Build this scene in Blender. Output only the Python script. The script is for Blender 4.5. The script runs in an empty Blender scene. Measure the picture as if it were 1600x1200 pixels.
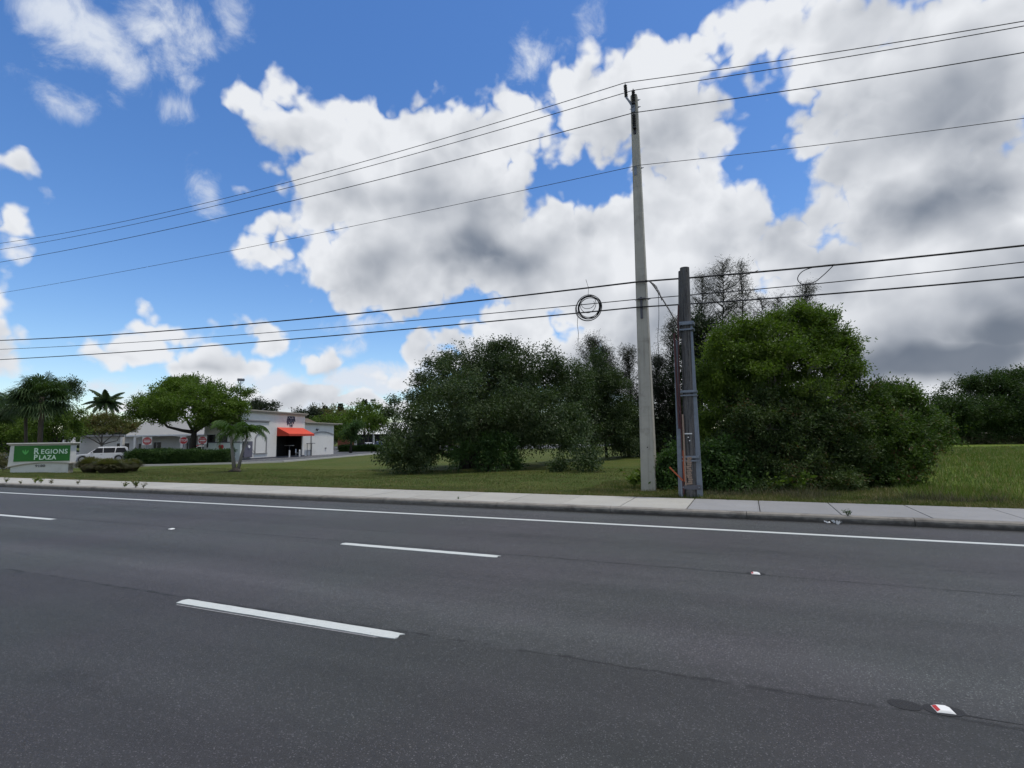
import bpy, bmesh, math, random
import numpy as np
from mathutils import Vector, Matrix
PI = math.pi
scn = bpy.context.scene
COL = scn.collection
# ------------------------------------------------------------------ camera
F_PX, PITCH, YAW, ROLL, HCAM = 833.87, .1006, .4125, -.0144, 1.854
cp, sp, cy_, sy_ = math.cos(PITCH), math.sin(PITCH), math.cos(YAW), math.sin(YAW)
FW = np.array([-sy_ * cp, cy_ * cp, sp]); R0 = np.array([cy_, sy_, 0.]); U0 = np.cross(R0, FW)
RT = math.cos(ROLL) * R0 + math.sin(ROLL) * U0
UP = -math.sin(ROLL) * R0 + math.cos(ROLL) * U0
CAM = np.array([0, 0, HCAM])
def ray(x, y): return FW + RT * (x - 800) / F_PX + UP * (600 - y) / F_PX
def at(x, y, dep): return CAM + ray(x, y) * dep            # a world point a given distance off
def gp(x, y, z=0.):
    d = ray(x, y); return CAM + d * ((z - HCAM) / d[2])
cam = bpy.data.cameras.new("camera"); co = bpy.data.objects.new("camera", cam); COL.objects.link(co)
cam.sensor_width = 36; cam.lens = F_PX / 1600 * 36; cam.clip_end = 20000; cam.clip_start = .05
co.matrix_world = Matrix(((RT[0], UP[0], -FW[0], CAM[0]), (RT[1], UP[1], -FW[1], CAM[1]), (RT[2], UP[2], -FW[2], CAM[2]), (0, 0, 0, 1)))
scn.camera = co
scn.view_settings.view_transform = 'Standard'; scn.view_settings.look = 'None'; scn.view_settings.gamma = 1
scn.view_settings.exposure = 0
cyc = scn.cycles
cyc.max_bounces = 6; cyc.diffuse_bounces = 3; cyc.glossy_bounces = 2; cyc.transmission_bounces = 3; cyc.transparent_max_bounces = 6
cyc.use_adaptive_sampling = True; cyc.adaptive_threshold = .015; cyc.adaptive_min_samples = 12
cyc.use_denoising = True; cyc.caustics_reflective = False; cyc.caustics_refractive = False
cyc.pixel_filter_type = 'BLACKMAN_HARRIS'; cyc.filter_width = 1.5

# ------------------------------------------------------------------ node helper
class NT:
    def __init__(s, tree): s.t = tree; s.n = tree.nodes; s.l = tree.links
    def put(s, sock, v):
        if isinstance(v, bpy.types.NodeSocket): s.l.new(v, sock)
        else:
            if isinstance(v, (tuple, list)) and len(v) == 3 and sock.type == 'RGBA': v = (*v, 1)
            sock.default_value = v
    def m(s, op, a, b=None, c=None, clamp=False):
        n = s.n.new('ShaderNodeMath'); n.operation = op; n.use_clamp = clamp
        for i, v in enumerate((a, b, c)):
            if v is not None: s.put(n.inputs[i], v)
        return n.outputs[0]
    def vm(s, op, a, b=None, c=None, scale=None):
        n = s.n.new('ShaderNodeVectorMath'); n.operation = op
        for i, v in enumerate((a, b, c)):
            if v is not None: s.put(n.inputs[i], v)
        if scale is not None: s.put(n.inputs['Scale'], scale)
        return n.outputs['Value'] if op in ('LENGTH', 'DOT_PRODUCT', 'DISTANCE') else n.outputs[0]
    def noise(s, vec, scale, detail=4, rough=.5, dist=0., out=0):
        n = s.n.new('ShaderNodeTexNoise'); s.put(n.inputs['Vector'], vec)
        n.inputs['Scale'].default_value = scale; n.inputs['Detail'].default_value = detail
        n.inputs['Roughness'].default_value = rough; n.inputs['Distortion'].default_value = dist
        return n.outputs[out]
    def voro(s, vec, scale, detail=0., out='Distance', feat='F1', rand=1.):
        n = s.n.new('ShaderNodeTexVoronoi'); s.put(n.inputs['Vector'], vec); n.feature = feat
        n.inputs['Scale'].default_value = scale; n.inputs['Detail'].default_value = detail
        n.inputs['Randomness'].default_value = rand
        return n.outputs[out]
    def ramp(s, f, a, b, lo=0., hi=1., smooth=True):
        n = s.n.new('ShaderNodeMapRange'); n.interpolation_type = 'SMOOTHSTEP' if smooth else 'LINEAR'
        s.put(n.inputs[0], f)
        for i, v in enumerate((a, b, lo, hi)): s.put(n.inputs[i + 1], v)
        return n.outputs[0]
    def mix(s, f, a, b, mode='MIX'):
        n = s.n.new('ShaderNodeMix'); n.data_type = 'RGBA'; n.blend_type = mode
        s.put(n.inputs[0], f); s.put(n.inputs[6], a); s.put(n.inputs[7], b)
        return n.outputs[2]
    def xyz(s, v):
        n = s.n.new('ShaderNodeSeparateXYZ'); s.put(n.inputs[0], v); return n.outputs
    def comb(s, x, y, z):
        n = s.n.new('ShaderNodeCombineXYZ'); s.put(n.inputs[0], x); s.put(n.inputs[1], y); s.put(n.inputs[2], z); return n.outputs[0]
    def pos(s): return s.n.new('ShaderNodeNewGeometry').outputs['Position']
    def obj(s): return s.n.new('ShaderNodeTexCoord').outputs['Object']

# ------------------------------------------------------------------ sky
SUN_EL, SUN_AZ = math.radians(74), math.radians(75)      # azimuth from +y towards +x
w = bpy.data.worlds.new("World"); scn.world = w; w.use_nodes = True
T = NT(w.node_tree)
for n in list(T.n): T.n.remove(n)
sky = T.n.new('ShaderNodeTexSky'); sky.sky_type = 'NISHITA'; sky.sun_disc = False
sky.sun_elevation = SUN_EL; sky.sun_rotation = SUN_AZ; sky.altitude = 0; sky.air_density = 1.0; sky.dust_density = .35; sky.ozone_density = 2.2
D = T.vm('NORMALIZE', T.n.new('ShaderNodeTexCoord').outputs['Generated'])
dx, dy, dz = T.xyz(D)
az = T.m('ARCTAN2', dx, dy); el = T.m('ARCSINE', dz)
A = T.comb(az, el, 0.)
wn = T.noise(D, 9., 2, .5, out=1)
wv = T.vm('SCALE', T.vm('SUBTRACT', wn, (.5, .5, .5)), scale=.085)
Aw = T.vm('ADD', A, wv)
def azel(x, y):
    d = ray(x, y); d = d / np.linalg.norm(d); return math.atan2(d[0], d[1]), math.asin(d[2])
def field(blobs, vec, start=-1.):
    cur = None
    for (cx, cy, rx, ry) in blobs:
        a0, e0 = azel(cx, cy)
        a1, _ = azel(cx + rx, cy); a2, _ = azel(cx - rx, cy)
        _, e1 = azel(cx, cy - ry); _, e2 = azel(cx, cy + ry)
        ra, re = (a1 - a2) / 2, (e1 - e2) / 2
        q = T.vm('MULTIPLY_ADD', vec, (1 / ra, 1 / re, 0), (-a0 / ra, -e0 / re, 0))
        ln = T.vm('LENGTH', q)
        r = (ra * math.cos(e0) + re) / 2
        v = T.m('MULTIPLY_ADD', ln, -r, r)
        cur = v if cur is None else T.m('MAXIMUM', cur, v)
    return cur
CLOUDS = [
 (430,150,48,34),(500,205,85,60),(585,225,80,62),(690,215,70,58),(780,215,85,62),(560,300,125,90),(700,330,170,125),
 (600,415,125,85),(430,408,55,22),(445,365,30,24),(840,400,130,100),(745,525,95,24),(690,552,50,32),(800,525,90,60),(880,570,90,50),
 (905,140,55,48),(1010,125,110,58),(950,190,92,54),(1060,210,100,85),(1055,320,95,75),(955,365,70,48),(1130,350,90,62),(1020,430,190,110),(1240,395,95,62),(1290,440,130,90),
 (1185,30,90,62),(1300,80,130,90),(1280,190,80,58),(1360,240,120,85),(1480,130,220,170),(1460,330,190,110),(1500,480,280,150),(1180,540,320,110),(1400,600,150,60),
 (15,257,46,20),(5,345,55,38),(-5,478,36,16),(0,545,50,30),
 (215,552,72,26),(268,516,34,20),(330,580,95,30),(385,512,46,20),(425,543,34,13),(503,568,48,20),(440,622,130,20),(610,598,60,12),(575,635,80,14),(240,640,150,14)]
F1 = field(CLOUDS, Aw)
def lumps(vec):
    a = T.noise(vec, 8., 8, .55)
    b = T.m('ABSOLUTE', T.m('SUBTRACT', T.noise(vec, 13., 3, .5), .5))      # rounded puffs with creases between them
    return T.m('ADD', T.m('MULTIPLY', T.m('SUBTRACT', a, .5), .13), T.m('MULTIPLY', T.m('SUBTRACT', b, .07), .22))
n1 = lumps(T.vm('ADD', D, T.vm('SCALE', wv, scale=.35)))
off = Vector((-.35, .05, .93)) * .013
n2 = lumps(T.vm('ADD', T.vm('ADD', D, T.vm('SCALE', wv, scale=.35)), tuple(off)))
dens = T.m("ADD", T.m("ADD", F1, n1), .001)
cover = T.ramp(dens, -.007, .021)
WISPS = [(85,40,62,48),(150,55,80,58),(195,105,52,40),(245,30,70,36),(285,85,32,42),(350,15,18,22),(272,168,32,17),(90,146,26,11),(322,283,16,26),(420,600,90,20),(560,600,80,22),(300,630,120,18),(480,640,90,14),(640,590,60,20),(150,600,60,12),(820,85,24,34),(912,62,24,22),(545,540,20,9),(560,500,40,14)]
F2 = field(WISPS, Aw)
nw = T.noise(T.vm('MULTIPLY', D, (1., 1., 1.)), 15., 8, .62, .4)
dens2 = T.m('MULTIPLY_ADD', T.m('SUBTRACT', nw, .5), .17, F2)
cover2 = T.m('MULTIPLY', T.ramp(dens2, -.02, .05), .93)
GREY = [(1300,120,150,100),(760,400,120,44),(610,310,60,26),(900,455,95,60),(1400,130,190,170),(1550,260,170,170),(1450,330,170,90),(1330,420,120,60),(1500,510,240,60),(1230,470,170,50),(1060,500,150,60),(290,575,110,14),(10,365,50,14),(980,240,60,30),(500,590,40,8)]
G = T.ramp(T.m('MULTIPLY_ADD', n1, .35, field(GREY, Aw)), -.03, .11)
GD = T.ramp(T.m('ADD', field([(1470,560,200,34),(1590,520,150,40)], Aw), T.m('MULTIPLY', n1, .3)), -.03, .05)
thick = T.ramp(T.m('MULTIPLY_ADD', n1, .6, F1), -.01, .13)
bigv = T.vm('ADD', D, tuple(off * 4.))
big1 = T.noise(D, 5., 3, .45); big2 = T.noise(bigv, 5., 3, .45)
relief = T.m('SUBTRACT', n1, n2)
soft = T.noise(D, 3.2, 3, .5)
g1 = T.m('ADD', T.m('MULTIPLY', thick, T.ramp(soft, .36, .66, .10, .48)), T.m('MULTIPLY', G, .36))
g1 = T.m('SUBTRACT', g1, T.m('MULTIPLY', T.m('SUBTRACT', big1, big2), 2.2))
g1 = T.m('SUBTRACT', g1, T.m('MULTIPLY', relief, T.ramp(thick, .2, 1., 4.6, 2.2)))
g1 = T.m('ADD', g1, .05)
g1 = T.m('MAXIMUM', T.m('MINIMUM', g1, 1.), -.08)
CB = 8.9
ccol = T.mix(g1, (CB * .93, CB * .955, CB * 1.), (CB * .235, CB * .275, CB * .345))
ccol = T.mix(T.m('MULTIPLY', GD, .85), ccol, (CB * .13, CB * .165, CB * .225))
hsv = T.n.new('ShaderNodeHueSaturation'); hsv.inputs["Saturation"].default_value = 1.26; hsv.inputs["Value"].default_value = 1.62
hsv.inputs['Hue'].default_value = .507
T.put(hsv.inputs['Color'], sky.outputs[0])
col = T.mix(cover2, hsv.outputs[0], (CB * .82, CB * .88, CB * .98))
col = T.mix(cover, col, ccol)
bg = T.n.new('ShaderNodeBackground'); T.put(bg.inputs[0], col); bg.inputs[1].default_value = .1
# the rest of the sky dome, beside and behind the part described above: broken cloud too
gen = T.m('ADD', T.noise(D, 2.3, 5, .55), T.m('MULTIPLY', T.ramp(dz, 0., .9), .03))
gcov = T.ramp(gen, .47, .55)
gcol = T.mix(gcov, hsv.outputs[0], T.mix(T.ramp(gen, .52, .66), (CB * .86, CB * .89, CB * .95), (CB * .42, CB * .46, CB * .52)))
bg2 = T.n.new('ShaderNodeBackground'); T.put(bg2.inputs[0], gcol); bg2.inputs[1].default_value = .1
inside = T.m('MULTIPLY', T.m('MULTIPLY', T.ramp(az, .50, .75, 1., 0.), T.ramp(az, -1.5, -1.3)), T.m('MULTIPLY', T.ramp(dz, .70, .82, 1., 0.), T.m('GREATER_THAN', dz, -.03)))
mxw = T.n.new('ShaderNodeMixShader'); T.put(mxw.inputs[0], inside); T.l.new(bg2.outputs[0], mxw.inputs[1]); T.l.new(bg.outputs[0], mxw.inputs[2])
wo = T.n.new('ShaderNodeOutputWorld'); T.l.new(mxw.outputs[0], wo.inputs[0])
w.cycles.sampling_method = 'MANUAL'; w.cycles.sample_map_resolution = 512
sun = bpy.data.lights.new("sun", 'SUN'); sun.energy = 2.6; sun.angle = math.radians(5); sun.color = (1, .95, .87)
so = bpy.data.objects.new("sun", sun); COL.objects.link(so)
sd = Vector((math.sin(SUN_AZ) * math.cos(SUN_EL), math.cos(SUN_AZ) * math.cos(SUN_EL), math.sin(SUN_EL)))
so.rotation_euler = sd.to_track_quat('Z', 'Y').to_euler(); so.location = (0, 0, 60)

# ------------------------------------------------------------------ materials
def newmat(name):
    m = bpy.data.materials.new(name); m.use_nodes = True
    t = NT(m.node_tree); p = t.n['Principled BSDF']; return m, t, p
def mat(name, c, rough=.7, metal=0., var=.12, scale=6., bump=0., bscale=60., spec=.4, dirt=None, coat=0.):
    m, t, p = newmat(name)
    v = t.obj()
    n = t.noise(v, scale, 5, .6)
    k = t.m('MULTIPLY_ADD', n, 2 * var, 1 - var)
    cc = t.mix(1., (*c, 1), t.comb(k, k, k), 'MULTIPLY')
    if dirt:
        d = t.ramp(t.noise(v, scale * .6, 6, .65), .52, .72)
        cc = t.mix(t.m('MULTIPLY', d, dirt[1]), cc, dirt[0])
    t.put(p.inputs['Base Color'], cc); p.inputs['Roughness'].default_value = rough
    p.inputs['Metallic'].default_value = metal; p.inputs['Specular IOR Level'].default_value = spec
    p.inputs['Coat Weight'].default_value = coat
    if bump:
        b = t.n.new('ShaderNodeBump'); b.inputs['Strength'].default_value = bump; b.inputs['Distance'].default_value = .01
        t.put(b.inputs['Height'], t.noise(v, bscale, 4, .6)); t.l.new(b.outputs[0], p.inputs['Normal'])
    return m
def leafmat(name, c1, c2, trans=.3, scale=.8, third=None, thr=.0):
    m, t, p = newmat(name)
    g = t.n.new('ShaderNodeNewGeometry'); rnd = g.outputs['Random Per Island']
    n = t.ramp(t.noise(t.obj(), scale, 3, .55), .35, .65)
    f = t.m('ADD', t.m('MULTIPLY', n, .6), t.m('MULTIPLY', rnd, .4))
    cc = t.mix(f, c1, c2)
    if third: cc = t.mix(t.m('MULTIPLY', t.ramp(t.noise(t.obj(), scale * 1.7, 3, .6), .50, .62), t.m('GREATER_THAN', rnd, 1 - thr)), cc, third)
    t.put(p.inputs['Base Color'], cc); p.inputs['Roughness'].default_value = .6; p.inputs['Specular IOR Level'].default_value = .22
    tr = t.n.new('ShaderNodeBsdfTranslucent'); t.put(tr.inputs[0], t.mix(1., cc, (1.25, 1.5, .55, 1), 'MULTIPLY'))
    mx = t.n.new('ShaderNodeMixShader'); mx.inputs[0].default_value = trans
    t.l.new(p.outputs[0], mx.inputs[1]); t.l.new(tr.outputs[0], mx.inputs[2])
    t.l.new(mx.outputs[0], t.n['Material Output'].inputs[0])
    return m
M = {}
M['concrete'] = mat('concrete', (.42, .40, .345), .85, var=.2, scale=3, bump=.4, bscale=90, dirt=((.20, .185, .155), .6))
_t = NT(M['concrete'].node_tree); _p = _t.n['Principled BSDF']; _src = _p.inputs['Base Color'].links[0].from_socket
_v = _t.vm('MULTIPLY', _t.obj(), (9., 9., .35)); _s = _t.ramp(_t.noise(_v, 1., 6, .7), .50, .68)
_b = _t.ramp(_t.m('ABSOLUTE', _t.m('SUBTRACT', _t.m('FRACT', _t.m('MULTIPLY', _t.xyz(_t.obj())[2], .42)), .5)), .485, .5)
_c = _t.mix(_t.m('MULTIPLY', _s, .35), _src, (.15, .14, .12, 1)); _t.put(_p.inputs['Base Color'], _t.mix(_t.m('MULTIPLY', _b, .12), _c, (.16, .15, .13, 1)))
M['wood_pole'] = mat('weathered_wood', (.10, .097, .095), .9, var=.4, scale=14, bump=.8, bscale=60)
_t = NT(M['wood_pole'].node_tree); _p = _t.n['Principled BSDF']; _src = _p.inputs['Base Color'].links[0].from_socket
_s = _t.noise(_t.vm('MULTIPLY', _t.obj(), (34., 34., 1.1)), 1., 6, .7)
_c = _t.mix(_t.ramp(_s, .50, .62), _src, (.026, .025, .026, 1)); _t.put(_p.inputs['Base Color'], _t.mix(_t.ramp(_s, .40, .30), _c, (.19, .185, .175, 1)))
M['galv'] = mat('galvanised_steel', (.20, .222, .255), .5, .55, var=.25, scale=9, bump=.2, bscale=40, dirt=((.16, .17, .19), .6))
M['black'] = mat('black_cable', (.012, .012, .013), .55, var=.2)
M['wire'] = mat('aluminium_wire', (.045, .047, .05), .6, .3, var=.2)
M['insul'] = mat('dark_insulator', (.03, .028, .028), .35, var=.2)
M['rust'] = mat('red_conduit', (.075, .030, .030), .7, var=.4, scale=20)
M['orange'] = mat('orange_plastic', (.42, .10, .035), .6, var=.2)
M['barkpatch'] = mat('splintered_wood', (.30, .22, .17), .9, var=.6, scale=30, bump=.8)
M['white'] = mat('white_paint', (.72, .72, .70), .6, var=.06)
M['stucco'] = mat('cream_stucco', (.70, .68, .63), .9, var=.07, scale=1.2, bump=.3, bscale=50, dirt=((.42, .41, .38), .35))
M['stucco2'] = mat('grey_stucco', (.60, .58, .54), .9, var=.08, scale=1.2, bump=.3, bscale=50)
M['trim'] = mat('stone_trim', (.36, .33, .28), .85, var=.12, scale=5)
M['mould'] = mat('grey_moulding', (.27, .265, .26), .85, var=.1, scale=5)
M['roof'] = mat('metal_roof', (.33, .325, .31), .55, .1, var=.06)
M['awning'] = mat('red_awning', (.58, .062, .028), .75, var=.06, scale=3)
M['awning2'] = mat('dark_red_fabric', (.50, .05, .025), .75, var=.1, scale=3)
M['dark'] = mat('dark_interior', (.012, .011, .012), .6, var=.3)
M['glass'] = mat('dark_glass', (.008, .009, .012), .22, var=.2, spec=.3)
M['purple'] = mat('dark_purple_letters', (.03, .02, .06), .5, var=.1)
M['green'] = mat('sign_green', (.022, .145, .02), .35, var=.1, scale=2, spec=.3)
M['lgreen'] = mat('emblem_green', (.10, .42, .09), .5, var=.1)
M['signwhite'] = mat('lettering_white', (.62, .76, .62), .5, var=.05)
M['digit'] = mat('lettering_grey', (.2, .2, .19), .7, var=.1)
M['signbody'] = mat('sign_stucco', (.62, .61, .57), .9, var=.08, scale=2, bump=.25, dirt=((.4, .39, .35), .3))
M['red'] = mat('sign_red', (.45, .03, .03), .5, var=.08)
M['carwhite'] = mat('white_car_paint', (.72, .73, .75), .25, var=.02, spec=.6, coat=.6)
M['carblue'] = mat('blue_car_paint', (.04, .10, .30), .25, var=.02, spec=.6, coat=.6)
M['carred'] = mat('red_car_paint', (.25, .03, .03), .25, var=.02, spec=.6, coat=.6)
M['tyre'] = mat('tyre_rubber', (.02, .02, .02), .85)
M['rim'] = mat('alloy_rim', (.35, .36, .38), .35, .8)
M['grey'] = mat('grey_metal', (.10, .10, .115), .6, .2, var=.15)
M['trunk'] = mat('tree_bark', (.085, .07, .055), .95, var=.45, scale=8, bump=.7)
M['paletrunk'] = mat('pale_bark', (.22, .2, .18), .95, var=.3, scale=6, bump=.5)
M['darktrunk'] = mat('dark_bark', (.045, .038, .032), .95, var=.4, scale=8)
M['clear'] = mat('crumpled_plastic', (.33, .35, .36), .25, var=.2, spec=.7)
M['sand'] = mat('lamp_grey', (.14, .15, .17), .6, var=.1)

# asphalt
def asphalt(name, lane=True, base=(.0420, .0423, .0424)):
    m, t, p = newmat(name)
    P = t.pos(); x, y, z = t.xyz(P)
    fine = t.noise(P, 120., 4, .8)
    ag = t.voro(P, 150., 0., 'Color'); agv = t.xyz(ag)[0]
    agd = t.voro(P, 150., 0.)
    big = t.noise(P, .55, 5, .6); mid = t.noise(P, 5., 5, .65)
    k = t.m('MULTIPLY_ADD', t.m('SUBTRACT', fine, .5), 2.0, 1.)
    k = t.m('MULTIPLY', k, t.m('MULTIPLY_ADD', t.m('SUBTRACT', big, .5), .55, 1.))
    k = t.m('MULTIPLY', k, t.m('MULTIPLY_ADD', t.m('SUBTRACT', mid, .5), .35, 1.))
    st = t.ramp(agv, .90, .99)                                # pale stones in the binder
    k = t.m('MULTIPLY', k, t.m('MULTIPLY_ADD', st, 2.6, .90))
    dk = t.ramp(t.xyz(ag)[1], .75, .95)
    k = t.m('MULTIPLY', k, t.m('MULTIPLY_ADD', dk, -.45, 1.))
    if lane:
        # streaks along the wheel paths, wavering slowly
        yy = t.m('ADD', y, t.m('MULTIPLY', t.m('SUBTRACT', t.noise(t.vm('MULTIPLY', P, (.08, .3, 0)), 1., 3), .5), .9))
        s = t.noise(t.comb(t.m('MULTIPLY', x, .05), yy, 0.), 1.25, 4, .6)
        k = t.m('MULTIPLY', k, t.m('MULTIPLY_ADD', t.m('SUBTRACT', s, .5), 1.0, 1.))
        cen = t.m('ABSOLUTE', t.m('SUBTRACT', yy, 9.65)); k = t.m('MULTIPLY', k, t.ramp(cen, 0., .8, .86, 1.))
        cen = t.m('ABSOLUTE', t.m('SUBTRACT', yy, 6.2)); k = t.m('MULTIPLY', k, t.ramp(cen, 0., .7, .88, 1.))
        k = t.m('MULTIPLY', k, t.ramp(t.m('ADD', y, t.m('MULTIPLY', t.m('SUBTRACT', mid, .5), .15)), 4.40, 4.56, .76, 1.10))      # tone step at the seam: edge falloff and grazing brightness painted in
        # paving seams
        for (y0, wd, amp, seed, th_) in ((4.50, .020, .06, 0., .40), (8.00, .016, .05, 9., .30), (9.1, .010, .1, 17., .45)):
            wob = t.m('MULTIPLY', t.m('SUBTRACT', t.noise(t.comb(t.m('ADD', x, seed), seed, 0.), 1.6, 8, .78), .5), amp * 3.4)
            dd = t.m('ABSOLUTE', t.m('SUBTRACT', t.m('SUBTRACT', y, y0), wob))
            pres = t.ramp(t.noise(t.comb(t.m('ADD', x, seed * 3), 3., seed), .9, 4, .7), th_, th_ + .12)
            wv_ = t.m('MULTIPLY', t.ramp(t.noise(t.comb(x, seed, 1.), 3.5, 5, .7), .35, .7, .25, 1.5), wd)
            ln = t.m('MULTIPLY', t.ramp(dd, t.m('MULTIPLY', wv_, .3), t.m('MULTIPLY', wv_, 1.9), 1., 0.), pres)
            k = t.m('MULTIPLY', k, t.m('MULTIPLY_ADD', ln, -.70, 1.))
            halo = t.m('MULTIPLY', t.ramp(dd, .01, .09, 1., 0.), pres)
            k = t.m('MULTIPLY', k, t.m('MULTIPLY_ADD', halo, -.14, 1.))
        # drips of oil down the lane middles, polished tracks beside them, odd dark smears
        oil = t.m('MULTIPLY', t.ramp(t.noise(t.vm('MULTIPLY', P, (.35, 1.6, 0)), 1.6, 6, .7), .50, .70), t.ramp(t.m('ABSOLUTE', t.m('SUBTRACT', yy, 9.7)), .1, 1.1, 1., 0.))
        oil = t.m('ADD', oil, t.m('MULTIPLY', t.ramp(t.noise(t.vm('MULTIPLY', P, (.4, 1.5, 0)), 2.1, 6, .7), .50, .70), t.ramp(t.m('ABSOLUTE', t.m('SUBTRACT', yy, 2.6)), .1, 1.2, 1., 0.)))
        k = t.m('MULTIPLY', k, t.m('MULTIPLY_ADD', oil, -.28, 1.))
        trk = t.ramp(t.m('ABSOLUTE', t.m('SUBTRACT', t.m('ABSOLUTE', t.m('SUBTRACT', yy, 6.1)), .85)), 0., .45, 1.17, 1.)
        k = t.m('MULTIPLY', k, trk)
        sm = t.ramp(t.noise(t.vm('MULTIPLY', P, (.6, 3.5, 0)), 1.3, 7, .72), .66, .72)
        k = t.m('MULTIPLY', k, t.m('MULTIPLY_ADD', sm, -.22, 1.))
        # asphalt darkened along the kerb: gutter dirt plus kerb shadow in the colour
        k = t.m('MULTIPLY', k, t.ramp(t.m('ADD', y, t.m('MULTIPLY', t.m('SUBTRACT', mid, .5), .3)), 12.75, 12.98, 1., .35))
    tint = t.mix(t.ramp(t.noise(P, .35, 3), .35, .65), (base[0] * .95, base[1] * 1.02, base[2] * .99), (base[0] * 1.04, base[1] * .99, base[2] * 1.06))
    cc = t.mix(1., tint, t.comb(k, k, k), 'MULTIPLY')
    t.put(p.inputs['Base Color'], cc)
    p.inputs['Roughness'].default_value = .72; p.inputs['Specular IOR Level'].default_value = .5
    b = t.n.new('ShaderNodeBump'); b.inputs['Strength'].default_value = .55; b.inputs['Distance'].default_value = .006
    t.put(b.inputs['Height'], t.m('ADD', agd, fine)); t.l.new(b.outputs[0], p.inputs['Normal'])
    return m
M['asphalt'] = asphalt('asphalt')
M['lotasphalt'] = asphalt('lot_asphalt', False, (.085, .087, .09))
M['patch'] = mat('tar_patch', (.016, .016, .017), .7, var=.4, scale=60, bump=.4, bscale=120)
def paint_mat():
    m, t, p = newmat('thermoplastic_paint'); P = t.pos()
    n = t.noise(P, 9., 6, .65); g = t.noise(P, 70., 3, .6)
    k = t.m('MULTIPLY', t.m('MULTIPLY_ADD', n, .26, .84), t.m('MULTIPLY_ADD', g, .25, .88))
    worn = t.ramp(t.m('ADD', t.noise(P, 30., 5, .7), t.m('MULTIPLY', t.noise(P, 2.5, 4), .12)), .66, .76)
    cc = t.mix(1., (.52, .545, .52, 1), t.comb(k, k, k), 'MULTIPLY')
    cc = t.mix(t.m('MULTIPLY', worn, .6), cc, (.18, .18, .18, 1))
    t.put(p.inputs['Base Color'], cc); p.inputs['Roughness'].default_value = .65
    return m
M['paint'] = paint_mat()
def slab_mat(name, base, dark):
    m, t, p = newmat(name); P = t.pos(); x, y, z = t.xyz(P)
    n = t.noise(P, 1.1, 6, .6); g = t.noise(P, 60., 4, .7)
    st = t.ramp(t.noise(P, 3.2, 6, .7), .55, .75)
    k = t.m('MULTIPLY', t.m('MULTIPLY_ADD', n, .34, .83), t.m('MULTIPLY_ADD', g, .36, .82))
    # each panel has its own tone
    pan = t.n.new('ShaderNodeTexWhiteNoise'); pan.noise_dimensions = '1D'
    t.put(pan.inputs['W'], t.m('FLOOR', t.m('DIVIDE', t.m('ADD', x, 300.), 1.555)))
    k = t.m('MULTIPLY', k, t.m('MULTIPLY_ADD', pan.outputs[0], .14, .93))
    edge = t.ramp(t.m('ADD', y, t.m('MULTIPLY', n, .25)), 13.2, 13.5, .78, 1.)
    k = t.m('MULTIPLY', k, edge)
    cc = t.mix(1., base, t.comb(k, k, k), 'MULTIPLY'); cc = t.mix(t.m('MULTIPLY', st, .6), cc, dark)
    t.put(p.inputs['Base Color'], cc); p.inputs['Roughness'].default_value = .88
    b = t.n.new('ShaderNodeBump'); b.inputs['Strength'].default_value = .3; b.inputs['Distance'].default_value = .004
    t.put(b.inputs['Height'], g); t.l.new(b.outputs[0], p.inputs['Normal'])
    return m
M['walk'] = slab_mat('pale_pavement', (.345, .335, .30, 1), (.21, .20, .17, 1))
M['walkdark'] = slab_mat('worn_pavement', (.235, .235, .235, 1), (.16, .155, .15, 1))
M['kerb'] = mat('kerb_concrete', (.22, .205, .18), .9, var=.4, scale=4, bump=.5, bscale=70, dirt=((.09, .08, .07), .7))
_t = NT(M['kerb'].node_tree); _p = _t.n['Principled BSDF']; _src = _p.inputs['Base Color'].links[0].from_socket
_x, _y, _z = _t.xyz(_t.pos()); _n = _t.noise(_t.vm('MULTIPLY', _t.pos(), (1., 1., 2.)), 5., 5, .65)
_g = _t.ramp(_t.m('ADD', _z, _t.m('MULTIPLY', _t.m('SUBTRACT', _n, .5), .16)), .02, .115, .85, 0.)  # lower face darkened: grime plus the kerb's shade put into the colour
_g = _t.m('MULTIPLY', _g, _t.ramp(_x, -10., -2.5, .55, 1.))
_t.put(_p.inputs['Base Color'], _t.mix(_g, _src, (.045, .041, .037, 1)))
M['lotkerb'] = mat('pale_kerb', (.45, .44, .41), .9, var=.15)
def grass_ground():
    m, t, p = newmat('lawn_ground'); P = t.pos(); x, y, z = t.xyz(P)
    n1 = t.noise(P, .22, 5, .6); n2 = t.noise(P, 2.2, 6, .7); n3 = t.noise(P, 22., 4, .7)
    cc = t.mix(t.ramp(n1, .38, .62), (.056, .084, .011, 1), (.082, .096, .018, 1))
    cc = t.mix(t.m('MULTIPLY', t.ramp(n2, .46, .70), .55), cc, (.125, .105, .040, 1))
    cc = t.mix(t.m('MULTIPLY', t.ramp(n3, .42, .66), .55), cc, (.026, .043, .009, 1))
    fld = t.m('MULTIPLY', t.ramp(x, 1., 6.), t.ramp(y, 15., 19.))
    fc = t.mix(t.ramp(t.noise(t.vm('MULTIPLY', P, (1., .5, 1.)), .8, 6, .65), .35, .65), (.080, .128, .012, 1), (.130, .165, .026, 1))
    fc = t.mix(t.m('MULTIPLY', t.ramp(n3, .45, .7), .4), fc, (.045, .075, .015, 1))
    cc = t.mix(fld, cc, fc)
    t.put(p.inputs['Base Color'], cc); p.inputs['Roughness'].default_value = .9; p.inputs['Specular IOR Level'].default_value = .15
    b = t.n.new('ShaderNodeBump'); b.inputs['Strength'].default_value = .9; b.inputs['Distance'].default_value = .05
    t.put(b.inputs['Height'], t.m('ADD', n3, n2)); t.l.new(b.outputs[0], p.inputs['Normal'])
    return m
M['lawn'] = grass_ground()
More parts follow.
